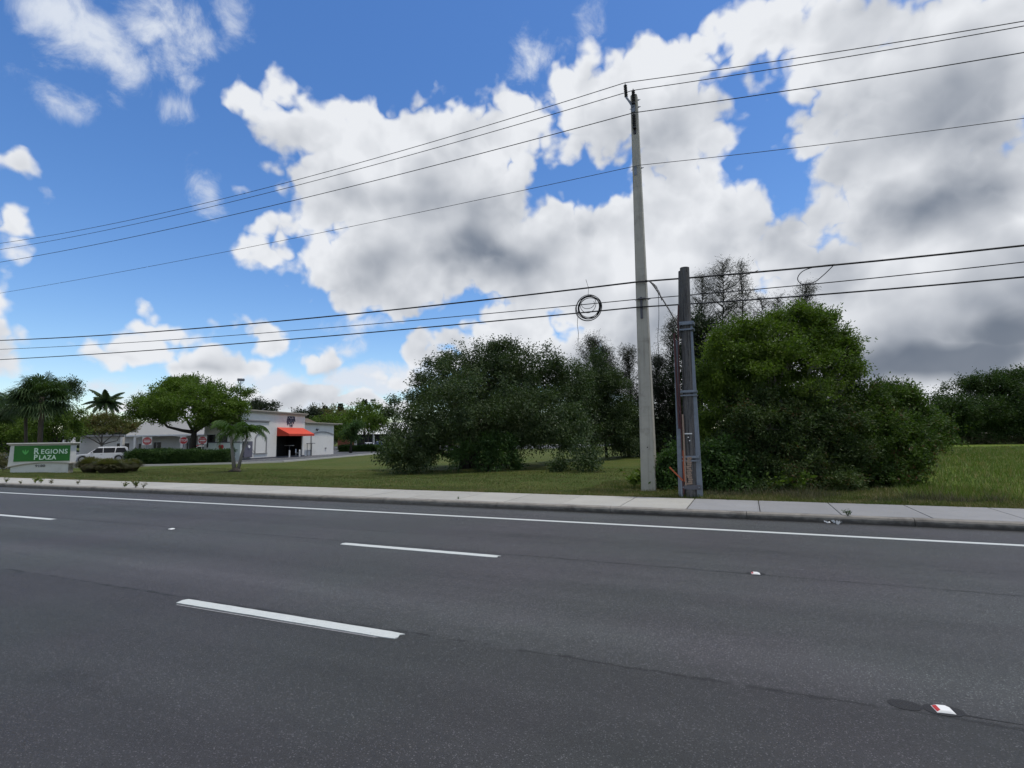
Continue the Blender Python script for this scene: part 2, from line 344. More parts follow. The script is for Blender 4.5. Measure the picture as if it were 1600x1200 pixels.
def blademat(name, a, b, c):
    m, t, p = newmat(name); g = t.n.new('ShaderNodeNewGeometry'); r = g.outputs['Random Per Island']
    P = t.pos(); f = t.ramp(t.noise(P, .5, 5, .65), .36, .64)
    cc = t.mix(t.m('ADD', t.m('MULTIPLY', f, .6), t.m('MULTIPLY', r, .4)), a, b)
    dry = t.m('GREATER_THAN', r, t.m('MULTIPLY_ADD', t.ramp(t.noise(P, 1.3, 4), .40, .66), -.45, .93))
    cc = t.mix(dry, cc, c)
    t.put(p.inputs['Base Color'], cc); p.inputs['Roughness'].default_value = .6
    tr = t.n.new('ShaderNodeBsdfTranslucent'); t.put(tr.inputs[0], cc)
    mx = t.n.new('ShaderNodeMixShader'); mx.inputs[0].default_value = .3
    t.l.new(p.outputs[0], mx.inputs[1]); t.l.new(tr.outputs[0], mx.inputs[2]); t.l.new(mx.outputs[0], t.n['Material Output'].inputs[0])
    return m
M['blade'] = blademat('grass_blade', (.058, .098, .011, 1), (.092, .122, .018, 1), (.19, .155, .06, 1))
M['vergeblade'] = blademat('verge_grass_blade', (.075, .115, .014, 1), (.14, .15, .03, 1), (.26, .21, .09, 1))
M['fieldblade'] = blademat('field_grass_blade', (.080, .145, .010, 1), (.150, .205, .028, 1), (.24, .22, .07, 1))
M['dryblade'] = blademat('dry_weed', (.075, .085, .03, 1), (.12, .11, .05, 1), (.19, .16, .09, 1))
M['oak'] = leafmat('oak_leaf', (.030, .050, .020), (.062, .090, .032), .22)
M['oakshrub'] = leafmat('fresh_shrub_leaf', (.030, .062, .018), (.062, .115, .030), .3)
M['bright'] = leafmat('bright_leaf', (.050, .088, .013), (.120, .175, .026), .34)
M['tangle'] = leafmat('thicket_leaf', (.028, .050, .015), (.060, .088, .026), .26, third=(.09, .055, .025, 1), thr=.2)
M['mixed'] = leafmat('brazilian_pepper_leaf', (.034, .062, .014), (.072, .118, .020), .3, third=(.085, .040, .018, 1), thr=.25)
M['mid'] = leafmat('green_tree_leaf', (.054, .096, .013), (.104, .160, .024), .34)
M['olive'] = leafmat('olive_leaf', (.080, .090, .030), (.130, .135, .042), .3, third=(.16, .07, .035, 1), thr=.4)
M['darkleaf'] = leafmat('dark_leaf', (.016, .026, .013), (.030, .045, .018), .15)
M['pine'] = leafmat('pine_needle', (.022, .028, .019), (.045, .050, .032), .18, scale=.5)
M['palm'] = leafmat('palm_leaf', (.030, .058, .022), (.060, .095, .034), .25)
M['palmlight'] = leafmat('palm_leaf_fresh', (.034, .072, .016), (.070, .130, .026), .28)
M['hedge'] = leafmat('hedge_leaf', (.022, .050, .012), (.050, .095, .020), .2, scale=1.2)
M['fgrass'] = leafmat('fountain_grass', (.075, .082, .035), (.13, .125, .065), .3, scale=1.5, third=(.16, .11, .10, 1), thr=.35)
M['umbrella'] = leafmat('umbrella_tree_leaf', (.022, .045, .012), (.048, .078, .020), .25)

# ------------------------------------------------------------------ mesh tools
def link(o, parent=None):
    COL.objects.link(o)
    if parent is not None: o.parent = parent
    return o
def thing(name, label, cat, loc=(0, 0, 0), rotz=0., group=None):
    o = bpy.data.objects.new(name, None); COL.objects.link(o); o.location = loc; o.rotation_euler = (0, 0, rotz)
    o.empty_display_size = .2
    return tag(o, label, cat, group)
def tag(o, label, cat, group=None):
    o['label'] = label; o['category'] = cat
    if group: o['group'] = group
    return o
def kind(o, k, label=None):
    o['kind'] = k
    if label: o['label'] = label
    return o
def npmesh(name, V, Fc, m, parent=None, smooth=False):
    V = np.asarray(V, np.float32); Fc = np.asarray(Fc, np.int32)
    me = bpy.data.meshes.new(name); me.vertices.add(len(V)); me.vertices.foreach_set('co', V.ravel())
    k = Fc.shape[1]; me.loops.add(Fc.size); me.loops.foreach_set('vertex_index', Fc.ravel())
    me.polygons.add(len(Fc)); me.polygons.foreach_set('loop_start', np.arange(0, Fc.size, k, dtype=np.int32))
    me.materials.append(m); me.update(calc_edges=True); me.validate()
    if smooth: me.polygons.foreach_set('use_smooth', np.ones(len(Fc), bool))
    return link(bpy.data.objects.new(name, me), parent)
class MB:
    def __init__(s): s.v = []; s.f = []; s.mi = []; s.ci = 0
    def add(s, vs, fs):
        b = len(s.v); s.v += [tuple(map(float, p)) for p in vs]; s.f += [tuple(i + b for i in f) for f in fs]; s.mi += [s.ci] * len(fs); return s
    def box(s, c, d, rz=0., taper=1., tilt=None):
        x, y, z = d[0] / 2, d[1] / 2, d[2] / 2; vs = []
        for k, (a, b, e) in enumerate([(-1,-1,-1),(1,-1,-1),(1,1,-1),(-1,1,-1),(-1,-1,1),(1,-1,1),(1,1,1),(-1,1,1)]):
            f = taper if e > 0 else 1
            p = Vector((a * x * f, b * y * f, e * z))
            if tilt: p = tilt @ p
            p = Matrix.Rotation(rz, 3, 'Z') @ p
            vs.append(p + Vector(c))
        return s.add(vs, [(0,3,2,1),(4,5,6,7),(0,1,5,4),(1,2,6,5),(2,3,7,6),(3,0,4,7)])
    def tube(s, pts, r, n=8, cap=True):
        pts = [Vector(p) for p in pts]; rs = r if isinstance(r, (list, tuple)) else [r] * len(pts)
        b = len(s.v); vs = []; fs = []
        up = None
        for i, p in enumerate(pts):
            d = (pts[min(i + 1, len(pts) - 1)] - pts[max(i - 1, 0)]).normalized()
            if up is None: up = Vector((0, 0, 1)) if abs(d.z) < .9 else Vector((1, 0, 0))
            u = (up - d * up.dot(d)); u = u.normalized() if u.length > 1e-6 else d.orthogonal().normalized()
            v = d.cross(u); up = u
            for k in range(n):
                a = 2 * PI * k / n; vs.append(p + (u * math.cos(a) + v * math.sin(a)) * rs[i])
        for i in range(len(pts) - 1):
            for k in range(n):
                k2 = (k + 1) % n; fs.append((i * n + k, i * n + k2, (i + 1) * n + k2, (i + 1) * n + k))
        if cap: fs.append(tuple(range(n))[::-1]); fs.append(tuple((len(pts) - 1) * n + k for k in range(n)))
        return s.add(vs, fs)
    def lathe(s, prof, c=(0, 0, 0), n=14):
        return s.tube([(c[0], c[1], c[2] + z) for r, z in prof], [max(r, .0005) for r, z in prof], n)
    def prism(s, poly, fn, d0, d1):
        n = len(poly); vs = [fn(a, b, d0) for a, b in poly] + [fn(a, b, d1) for a, b in poly]
        fs = [tuple(range(n))[::-1], tuple(range(n, 2 * n))] + [(i, (i + 1) % n, n + (i + 1) % n, n + i) for i in range(n)]
        return s.add(vs, fs)
    def build(s, name, m, parent=None, bevel=0., smooth=False, loc=None):
        me = bpy.data.meshes.new(name); me.from_pydata(s.v, [], s.f)
        ms = m if isinstance(m, (list, tuple)) else [m]
        for q in ms: me.materials.append(q)
        me.polygons.foreach_set('material_index', s.mi)
        bm = bmesh.new(); bm.from_mesh(me); bmesh.ops.recalc_face_normals(bm, faces=bm.faces)
        if bevel: bmesh.ops.bevel(bm, geom=[e for e in bm.edges if len(e.link_faces) == 2 and e.calc_face_angle(0) > .5], offset=bevel, segments=2, affect='EDGES', clamp_overlap=True)
        bm.to_mesh(me); bm.free()
        if smooth: me.polygons.foreach_set('use_smooth', np.ones(len(me.polygons), bool))
        o = bpy.data.objects.new(name, me)
        if loc is not None: o.location = loc
        return link(o, parent)
XZ = lambda a, b, d: (a, d, b)
XY = lambda a, b, d: (a, b, d)
YZ = lambda a, b, d: (d, a, b)
def text_obj(s, size, name, m, parent, loc, rot, bold=.0, extrude=.01, sx=1., align='CENTER', space=1.):
    c = bpy.data.curves.new(name, 'FONT'); c.body = s; c.size = size; c.extrude = extrude; c.offset = bold
    c.align_x = align; c.align_y = 'CENTER'; c.space_character = space; c.resolution_u = 3
    o = bpy.data.objects.new('tmp', c); COL.objects.link(o)
    bpy.context.view_layer.update()
    me = bpy.data.meshes.new_from_object(o.evaluated_get(bpy.context.evaluated_depsgraph_get()))
    bpy.data.objects.remove(o); bpy.data.curves.remove(c)
    me.materials.clear(); me.materials.append(m)
    q = bpy.data.objects.new(name, me); q.location = loc; q.rotation_euler = rot; q.scale = (sx, 1, 1)
    return link(q, parent)

# ------------------------------------------------------------------ ground
def sst(a, b, x): t = min(1, max(0, (x - a) / (b - a))); return t * t * (3 - 2 * t)
def gz(x, y):
    left = sst(-4, -24, x)if x > -24 else 1.
    left = 1 - sst(-24, -4, x)
    z = .135 - left * .435 * sst(16.2, 27, y) - (1 - left) * .13 * sst(17, 30, y)
    return z
xs = np.concatenate([[-4000, -1500, -600, -300, -180], np.arange(-130, 60, 1.), [60, 80, 120, 200, 400, 1000, 4000]])
ys = np.concatenate([[-600, -100, 15.38, 15.39], np.arange(15.6, 40, .6), np.arange(40, 130, 2.), [130, 160, 220, 400, 1000, 4000]])
V = []; rng = np.random.default_rng(5)
for y in ys:
    for x in xs:
        z = -.08 if y < 15.385 else gz(x, y)
        if 15.7 < y < 60 and not (x < -40 and y > 27): z += .012 * math.sin(x * 1.9 + y) * math.cos(y * 1.3 - x * .4)
        V.append((x, y, z))
nx = len(xs); Fc = [(j * nx + i, j * nx + i + 1, (j + 1) * nx + i + 1, (j + 1) * nx + i) for j in range(len(ys) - 1) for i in range(nx - 1)]
kind(npmesh('ground', V, Fc, M['lawn'], smooth=True), 'structure', 'grassy ground beyond the pavement')
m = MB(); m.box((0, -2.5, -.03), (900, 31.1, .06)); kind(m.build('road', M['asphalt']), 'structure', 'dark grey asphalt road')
# kerb in cast lengths, rounded front
kp = [(13.02, -.05), (13.02, .10), (13.035, .135), (13.07, .15), (13.19, .152), (13.19, -.05)]
m = MB(); kx = [-160, -90] + [-3.15 + 3.04 * i for i in range(-20, 14)] + [70, 160]
for a, b in zip(kx[:-1], kx[1:]):
    m.prism(kp, lambda p, q, d: (d, p, q), a + .006, b - .006)
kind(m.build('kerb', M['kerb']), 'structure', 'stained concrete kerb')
JX0 = -.02                     # joints measured at x = -6.1, -4.65, -3.3, -1.4, .1, 1.6, 3.2
def slabs(name, x0, x1, mt, label, n=60):
    m = MB(); x = x0
    while x < x1 - .1:
        e = min(x + 1.555, x1); m.box(((x + e) / 2, 14.3, .05 + .001 * ((int(x * 7)) % 3)), (e - x - .016, 2.196, .2)); x = e
    return kind(m.build(name, mt, bevel=.006), 'structure', label)
slabs('pavement', -1.40 - 1.555 * 100, -1.40, M['walk'], 'pale concrete pavement')
slabs('pavement', -1.39, -1.39 + 1.555 * 50, M['walkdark'], 'darker worn concrete pavement')
m = MB(); m.box((0, 14.3, -.03), (700, 2.1, .05)); kind(m.build('pavement_bed', M['walkdark']), 'structure')
# markings
m = MB(); x = -250
m.box((0, 11.42, .003), (500, .15, .006)); kind(m.build('edge_line', M['paint']), 'structure', 'solid white edge line')
def dash(x0, x1, y, wd=.15):
    r = random.Random(int(x0 * 10)); top = []; bot = []
    n = 26
    for i in range(n + 1):
        x = x0 + (x1 - x0) * i / n; top.append((x, y + wd / 2 + r.uniform(-.003, .003))); bot.append((x, y - wd / 2 + r.uniform(-.003, .003)))
    end = [(x1 + .05, y + wd * .42), (x1 + .01, y + wd * .2), (x1 + .035, y - wd * .2), (x1 + .02, y - wd * .45)]
    poly = bot[:-1] + end[::-1] + top[::-1][1:] + [(x0 - .03, y + .02)]
    m = MB(); m.prism(poly, XY, .001, .009)
    return kind(m.build('lane_dash', M['paint']), 'structure', 'white dash of a lane line')
for k in range(-12, 6): dash(-6.76 + 12.19 * k, -3.71 + 12.19 * k, 7.77)
for k in range(-10, 6): dash(-6.17 + 12.19 * k, -3.14 + 12.19 * k, 4.37)
m = MB(); m.prism([(-6.1, 4.245), (-3.32, 4.262), (-3.28, 4.285), (-6.12, 4.27)], XY, .001, .004); kind(m.build('old_paint_strip', mat('faded_paint', (.2, .2, .2), .8, var=.5, scale=30)), 'structure')
m = MB(); m.prism([(.885 + .10 * math.cos(a) * (1 + .04 * math.sin(3 * a)), 4.59 + .075 * math.sin(a)) for a in np.linspace(0, 2 * PI, 24, endpoint=False)], XY, .0, .0025)
kind(m.build('tar_patch', M['patch']), 'structure', 'round dark tar patch left by a lost road stud')
def stud(x, y, label, sc=1., yaw=0.):
    t = thing('road_stud', label, 'road stud', (x, y, 0), yaw, 'road studs between the lane dashes')
    m = MB(); m.prism([(.12 * math.cos(a), .082 * math.sin(a)) for a in np.linspace(0, 2 * PI, 20, endpoint=False)], XY, 0, .003); m.build('adhesive_pad', M['patch'], t)
    m = MB(); a, b, h = .056, .052, .018
    m.add([(-a, -b, .003), (a, -b, .003), (a, b, .003), (-a, b, .003), (-a * .45, -b * .8, h), (a * .45, -b * .8, h), (a * .45, b * .8, h), (-a * .45, b * .8, h)],
          [(0,3,2,1),(4,5,6,7),(0,1,5,4),(1,2,6,5),(2,3,7,6),(3,0,4,7)]); m.build('body', M['white'], t, bevel=.003)
    m = MB(); f = Vector((-a * .45 + a, 0, h - .003)).normalized(); nrm = Vector((-f.z, 0, f.x))
    q = [Vector((-a + .006, -b * .78, .0065)), Vector((-a + .006, b * .78, .0065)), Vector((-a * .5, b * .66, h - .0025)), Vector((-a * .5, -b * .66, h - .0025))]
    q2 = [p + nrm * .002 for p in q]
    m.add(q + q2, [(0,1,2,3),(7,6,5,4),(0,4,5,1),(1,5,6,2),(2,6,7,3),(3,7,4,0)]); m.build('reflector', M['red'], t)
    return t
stud(1.10, 4.60, 'white road stud with a red reflector close to the camera by the tar patch', yaw=.12)
stud(.0, 8.03, 'small white road stud near the middle of the road, right of the far dash', yaw=.1)
stud(-11.47, 7.8, 'distant white road stud on the left between two dashes of the far lane line')
m = MB(); m.prism([(1.2, 4.59), (1.32, 4.575), (1.5, 4.57), (1.5, 4.563), (1.3, 4.56), (1.18, 4.565)], XY, 0, .002); kind(m.build('tar_streak', M['patch']), 'structure')
# plaza pavement
lot = [(-150, 30), (-64, 26.5), (-57, 28), (-52.06, 31.88), (-45.83, 37.39), (-43.7, 41), (-46.6, 51.13), (-50.2, 62.38), (-53.2, 74.7), (-52, 84), (-40, 95), (-30, 100), (-30, 150), (-190, 150), (-190, 30)]
m = MB(); m.prism(lot, XY, -.32, -.27); kind(m.build('parking_lot', M['lotasphalt']), 'structure', 'grey plaza car park')
m = MB()
def strip(m, pts, wd, z0, z1):
    for (a, b) in zip(pts[:-1], pts[1:]):
        a = Vector((*a, 0)); b = Vector((*b, 0)); d = (b - a); L = d.length; rz = math.atan2(d.y, d.x)
        m.box(((a + b) / 2 + Vector((0, 0, (z0 + z1) / 2))), (L + .02, wd, z1 - z0), rz)
strip(m, lot[1:12], .28, -.33, -.14); kind(m.build('plaza_kerb', M['lotkerb']), 'structure', 'pale kerb round the plaza car park')
# ------------------------------------------------------------------ poles and wires
PX, PY = -2.9, 17.27
t = thing('utility_pole', 'tall tapering square concrete utility pole standing in the grass behind the pavement', 'utility pole', (PX, PY, .1))
m = MB(); m.box((0, 0, 6.55), (.45, .45, 13.3), .0, taper=.47); m.build('shaft', M['concrete'], t, bevel=.02)
def pw(z): return .225 * (1 - .53 * (z + .1) / 13.3)
def insulator(par, x, y, z, L=.42, tilt=0.):
    prof = [(.03, 0)]; k = 7
    for i in range(k):
        zz = L * (i + .3) / k; prof += [(.030, zz), (.062, zz + .012), (.030, zz + .03)]
    prof += [(.03, L - .01), (.02, L), (.014, L + .05)]
    m = MB(); m.lathe(prof, (0, 0, 0), 12); o = m.build('insulator', M['insul'], par, loc=(x, y, z)); o.rotation_euler = (0, tilt, 0)
    return o
insulator(t, -.235, -.16, 13.12, .45, -.04)
insulator(t, .01, -.19, 12.86, .42)
insulator(t, .0, -.20, 12.0, .42)
m = MB(); m.tube([(-.03, -.15, 12.72), (-.14, -.16, 12.95), (-.235, -.16, 13.12)], .035, 8); m.box((-.02, -.13, 12.7), (.12, .05, .3)); m.build('bracket', M['galv'], t)
for z in (12.84, 11.97):
    m = MB(); m.box((0, -.165, z), (.1, .12, .05)); m.box((0, -.12, z - .09), (.09, .03, .22)); m.build('bracket', M['insul'], t)
for z in (13.0, 12.75, 10.6, 6.15):
    m = MB(); m.tube([(-pw(z) - .05, -.02, z), (pw(z) + .1, -.02, z)], .012, 6); m.tube([(pw(z) + .02, -.02, z), (pw(z) + .05, -.02, z)], .028, 6); m.build('bolt', M['galv'], t)
m = MB(); m.box((-.03, -pw(10.5) - .012, 10.5), (.09, .02, .32)); m.build('plate', M['galv'], t)
m = MB(); m.box((.0, -pw(5.9) - .02, 5.85), (.07, .04, .7)); m.tube([(-.1, -pw(6) - .03, 6.15), (.14, -pw(6) - .03, 6.15)], .025, 6); m.build('cable_bracket', M['grey'], t)
m = MB(); m.tube([(0.02, -pw(1.4) - .006, 1.4), (0.02, -pw(1.4) + .02, 1.4)], .02, 8); m.build('hole', M['dark'], t)

def parab(p0, p1, p2):
    (a, za), (b, zb), (c, zc) = p0, p1, p2
    co_ = np.linalg.solve(np.array([[a * a, a, 1], [b * b, b, 1], [c * c, c, 1]], float), np.array([za, zb, zc], float))
    return lambda x: co_[0] * x * x + co_[1] * x + co_[2]
def wire(name, label, cat, L, mid, pole, right, r, c2=.0022, y=PY - .2, m_=None, grp=None, thick_right=None):
    fl = parab(L, mid, pole)
    dx = right[0] - pole[0]; b = (right[1] - pole[1]) / dx - c2 * dx
    fr = lambda x: pole[1] + b * (x - pole[0]) + c2 * (x - pole[0]) ** 2
    m = MB(); ptsl = [(x, y, fl(x)) for x in np.linspace(-62, pole[0], 40)]; ptsr = [(x, y, fr(x)) for x in np.linspace(pole[0], 60, 40)]
    m.tube(ptsl + ptsr[1:], r, 6); o = m.build(name, m_ or M['wire'], smooth=True); tag(o, label, cat, grp)
    return fl, fr, o
G1 = 'upper power lines'; G2 = 'lower communication cables'
w1 = wire('power_line', 'topmost power line, carried by the tilted insulator left of the pole top', 'power line', (-43.31, 14.69), (-19.16, 13.49), (-3.15, 13.75), (7.17, 12.39), .013, grp=G1, y=PY - .16)
w2 = wire('power_line', 'second power line down, carried on the insulator at the tip of the pole', 'power line', (-43.24, 14.25), (-19.15, 13.21), (-2.9, 13.38), (7.16, 12.24), .013, grp=G1, y=PY - .19)
w3 = wire('power_line', 'third power line down, on the lower insulator on the face of the pole', 'power line', (-43.11, 13.39), (-16.62, 12.51), (-2.9, 12.58), (7.1, 11.52), .015, grp=G1, y=PY - .2)
w4 = wire('power_line', 'thin single line below the insulators, bolted a quarter of the way down the pole', 'power line', (-42.8, 11.34), (-16.57, 10.76), (-2.79, 10.72), (6.95, 9.77), .010, grp=G1, y=PY - .2)
l1 = wire('cable', 'thick black cable, highest of the three low cables, with the coil hanging under it', 'cable', (-42.33, 8.31), (-16.46, 7.04), (-2.94, 6.8), (6.66, 6.46), .027, m_=M['black'], grp=G2, y=PY - .24)
l2 = wire('cable', 'thin black cable between the two thicker low cables', 'cable', (-42.24, 7.74), (-16.45, 6.56), (-2.97, 6.23), (6.63, 6.04), .014, m_=M['black'], grp=G2, y=PY - .24)
l3 = wire('cable', 'black cable, lowest of the three low cables, passing behind the old wooden pole', 'cable', (-42.14, 7.09), (-16.44, 6.2), (-2.98, 5.97), (6.6, 5.66), .022, m_=M['black'], grp=G2, y=PY - .24)
# armour rods where the wires are clamped are part of the pole's look
for f, z, rr in ((w1, 0, .02), (w2, 0, .02), (w3, 0, .022)):
    pass
# coil
cc = Vector((-4.6, 17.0, 6.12)); m = MB(); rr = random.Random(3)
for k in range(9):
    R = .43 - .012 * k * rr.uniform(.6, 1.4); ox, oz = rr.uniform(-.02, .02), rr.uniform(-.03, .03); sq = rr.uniform(.93, 1.08)
    m.tube([(cc.x + ox + R * sq * math.cos(a), cc.y + .006 * k - .03 + .03 * math.sin(a + k), cc.z + oz + R * math.sin(a)) for a in np.linspace(0, 2 * PI, 40)], .011, 5)
for R, s_ in ((.27, 1.1), (.22, .7)):
    m.tube([(cc.x - .02 + R * math.cos(a), cc.y - .05, cc.z + .12 + R * s_ * math.sin(a)) for a in np.linspace(PI * .9, 2.15 * PI, 24)], .010, 5)
o = m.build('cable_coil', M['black'], smooth=True); tag(o, 'coil of black cable looped and hung from the cable left of the concrete pole', 'cable coil')
m = MB(); m.tube([(-4.98, 17.0, 6.05), (-5.02, 17.0, 5.6), (-4.99, 17.0, 5.3), (-5.02, 17.02, 4.95)], .008, 5); m.build('loose_tail', M['black'], o)
m = MB(); m.tube([(-4.62, 17.0, 6.55), (-4.6, 17.0, 6.8), (-4.68, 17.0, 7.1)], .007, 5); m.build('tie', M['black'], o)
def loop(label, pts, r=.012, name='loop_cable'):
    # Catmull-Rom through the points
    P = [Vector(p) for p in pts]; P = [P[0] * 2 - P[1]] + P + [P[-1] * 2 - P[-2]]; out = []
    for i in range(1, len(P) - 2):
        for k in range(8):
            u = k / 8; a, b, c, d = P[i - 1], P[i], P[i + 1], P[i + 2]
            out.append(.5 * ((2 * b) + (c - a) * u + (2 * a - 5 * b + 4 * c - d) * u * u + (3 * b - a - 3 * c + d) * u ** 3))
    out.append(P[-2]); m = MB(); m.tube(out, r, 6); return tag(m.build(name, M['black'], smooth=True), label, 'cable')
yc = PY - .24
loop('small drip loop of cable joining two low cables, right of the wispy pines', [(2.5, yc, 6.58), (2.1, yc, 6.58), (1.72, yc, 6.5), (1.56, yc, 6.3), (1.66, yc, 6.12), (1.95, yc, 6.13), (2.2, yc, 6.3), (2.5, yc, 6.58)])
loop('slack black cable drooping just right of the wooden pole', [(.55, yc, 6.68), (.15, yc, 6.55), (-.15, yc, 6.3), (-.6, yc, 6.17), (-1.2, yc, 6.2)], .010)
loop('thick black cable slanting down from concrete pole to wooden pole', [(-2.72, yc - .05, 6.8), (-2.5, yc - .2, 6.62), (-2.0, 16.4, 5.7), (-1.66, 15.95, 4.98)], .022)
loop('black cable arching from the concrete pole to the slanting cable', [(-2.72, yc - .05, 6.74), (-2.55, yc - .1, 6.72), (-2.3, yc - .2, 6.35), (-2.2, 16.6, 6.0)], .012)
loop('thin loose cable hanging straight down between the two poles', [(-2.5, yc, 6.7), (-2.36, yc, 6.45), (-2.36, yc, 5.6), (-2.42, yc, 4.9), (-2.40, yc, 4.25)], .008)
# old wooden pole
t = thing('wooden_pole', 'short weathered wooden pole stub braced with galvanised steel channels at the pavement edge', 'utility pole', (-1.53, 15.68, .14))
m = MB(); r_ = random.Random(4); pts = [(.02 + .11 * z / 6.5, 0, z) for z in np.linspace(-.1, 6.5, 14)]
m.tube(pts, [.178 - .0075 * p[2] for p in pts], 14); m.build('wooden_post', M['wood_pole'], t)
m = MB(); m.tube([(-.03, .03, 4.5), (.05, .03, 6.42)], .10, 10); m.build('rear_post', M['wood_pole'], t)
def channel(m, a, b, wd, dp, side):
    # an open U section running from a to b
    a = Vector(a); b = Vector(b); d = (b - a).normalized(); x = Vector((1, 0, 0)); x = (x - d * d.x).normalized(); y = d.cross(x)
    th = .012
    for (cx, cy, sx, sy) in ((0, 0, wd, th), (-wd / 2 + th / 2, side * dp / 2, th, dp), (wd / 2 - th / 2, side * dp / 2, th, dp)):
        vs = [p + x * (cx + i * sx / 2) + y * (cy + j * sy / 2) for p in (a, b) for i, j in ((-1, -1), (1, -1), (1, 1), (-1, 1))]
        m.add(vs, [(0,3,2,1),(4,5,6,7),(0,1,5,4),(1,2,6,5),(2,3,7,6),(3,0,4,7)])
m = MB(); channel(m, (.255, -.07, 0), (.19, -.07, 4.9), .15, .12, 1); m.build('steel_channel', M['galv'], t)
m = MB(); channel(m, (-.25, -.07, 0), (-.20, -.07, 4.4), .12, .10, 1); m.build('steel_channel', M['galv'], t)
for z, h in ((4.86, .10), (4.68, .05), (2.93, .07), (2.82, .04), (1.12, .07), (1.02, .05), (.30, .12)):
    m = MB(); cx = .02 + .017 * z; wdd = .42 - .012 * z if z < 4 else .33
    m.box((cx + .02, -.01, z), (wdd + .06, .34, h)); m.build('band', M['galv'] if z > .5 else M['grey'], t, bevel=.008)
    for sx in (-1, 1):
        m = MB(); m.tube([(cx + .02 + sx * (wdd / 2), -.17, z), (cx + .02 + sx * (wdd / 2), -.215, z)], .018, 6); m.build('bolt', M['galv'], t)
m = MB()
m.tube([(-.16, -.17, .1), (-.15, -.17, 1.2), (-.15, -.16, 3.0), (-.13, -.15, 4.0), (-.1, -.15, 5.0), (-.07, -.13, 5.4)], .022, 7)
m.build('conduit', M['rust'], t)
m = MB(); m.tube([(-.2, -.17, 1.9), (-.215, -.17, 3.2), (-.22, -.15, 4.6)], .03, 7); m.build('conduit', M['rust'], t)
m = MB(); m.tube([(-.12, -.19, .45), (-.13, -.19, .9), (-.12, -.19, 1.3)], .014, 6); m.build('conduit', M['orange'], t)
m = MB(); m.tube([(-.09, -.18, .35), (-.09, -.18, 2.3)], .025, 7); m.build('ground_wire_guard', M['barkpatch'], t)
m = MB(); m.box((-.33, -.2, .66), (.50, .03, .035), tilt=Matrix.Rotation(math.radians(47), 3, 'Y')); m.build('loose_strip', M['orange'], t)
m = MB(); r_ = random.Random(8)
for k in range(13):
    z = .40 + k * .058; m.box((.02 + r_.uniform(-.015, .015), -.17, z), (.13 + r_.uniform(-.02, .02), .05, .05), tilt=Matrix.Rotation(r_.uniform(-.2, .2), 3, 'Y'))
m.build('splintered_wood', M['barkpatch'], t, bevel=.008)
m = MB(); m.box((.03, -.165, 1.76), (.21, .02, .03)); m.build('tag_strip', M['white'], t)
for dx_, dz_ in ((0, 1.66), (.03, 1.57)):
    m = MB(); m.tube([(.03 + dx_, -.155, dz_), (.03 + dx_, -.172, dz_)], .018, 10); m.build('reflector', M['white'], t)
m = MB(); m.tube([(-.21, -.13, 0), (-.21, -.13, .5)], .045, 10); m.build('pipe_guard', M['galv'], t)

# ------------------------------------------------------------------ monument sign
t = thing('monument_sign', 'low cream monument sign with a green REGIONS PLAZA panel beside the pavement', 'sign', (-43.35, 20.35, -.01), math.radians(31.2))
m = MB(); top = [(-1.78, .42)] + [(x, .42 + .27 * (1 - ((x - .5) / 2.28) ** 2) if x < .5 else .69 - .08 * ((x - .5) / 1.35) ** 2) for x in np.linspace(-1.6, 1.85, 16)]
m.prism([(-1.68, -.1), (1.80, -.1), (1.80, .55)] + [(min(p[0], 1.80), p[1] - .04) for p in top[::-1] if p[0] > -1.68] + [(-1.68, .40)], XZ, -.25, .25); m.build('base', M['signbody'], t)
m = MB(); m.prism([(-1.92, .37)] + [(p[0], p[1] - .03) for p in top] + [(1.93, .58), (1.93, .64)] + [(p[0], p[1] + .035) for p in top[::-1]] + [(-1.95, .45)], XZ, -.33, .33); m.build('curved_moulding', M['trim'], t)
m = MB(); m.prism([(-1.84, .45)] + [(p[0] * 1.0, p[1] + .03) for p in top[1:]] + [(1.90, .64), (1.90, 1.88), (-1.74, 1.88)], XZ, -.28, .28); m.build('body', M['signbody'], t)
m = MB(); m.box((.06, 0, 1.955), (3.98, .78, .07)); m.build('cap', M['stucco'], t, bevel=.015)
m = MB(); m.box((.06, 0, 1.875), (3.8, .66, .09)); m.build('cap_moulding', M['trim'], t)
m = MB(); m.box((.19, -.295, 1.29), (3.36, .04, 1.03)); m.build('green_panel', M['green'], t)
Rx = (PI / 2, 0, 0)
text_obj('R', .56, 'letter', M['signwhite'], t, (-.15, -.318, 1.42), Rx, .012, .008, .95)
text_obj('EGIONS', .43, 'lettering', M['signwhite'], t, (.93, -.318, 1.385), Rx, .008, .008, .98, space=1.12)
text_obj('P', .46, 'letter', M['signwhite'], t, (-.17, -.318, 1.02), Rx, .010, .008, 1.)
text_obj('LAZA', .40, 'lettering', M['signwhite'], t, (.54, -.318, 1.0), Rx, .008, .008, .98, space=1.12)
text_obj('9180', .22, 'house_number', M['digit'], t, (.1, -.262, .46), Rx, .008, .02, 1.25, space=1.1)
m = MB()
for sgn in (-1, 1):
    m.prism([(-.80 + sgn * (.02 + .06 * math.sin(u * PI) + .16 * u), 1.22 + .30 * u) for u in np.linspace(0, 1, 7)] + [(-.80 + sgn * (.15 * u ** 1.5), 1.22 + .30 * u) for u in np.linspace(1, 0, 7)], XZ, -.325, -.314)
m.prism([(-.80 + .045 * math.sin(a), 1.40 + .16 * math.cos(a)) for a in np.linspace(0, 2 * PI, 12, endpoint=False)], XZ, -.327, -.316)
m.build('leaf_emblem', M['lgreen'], t)

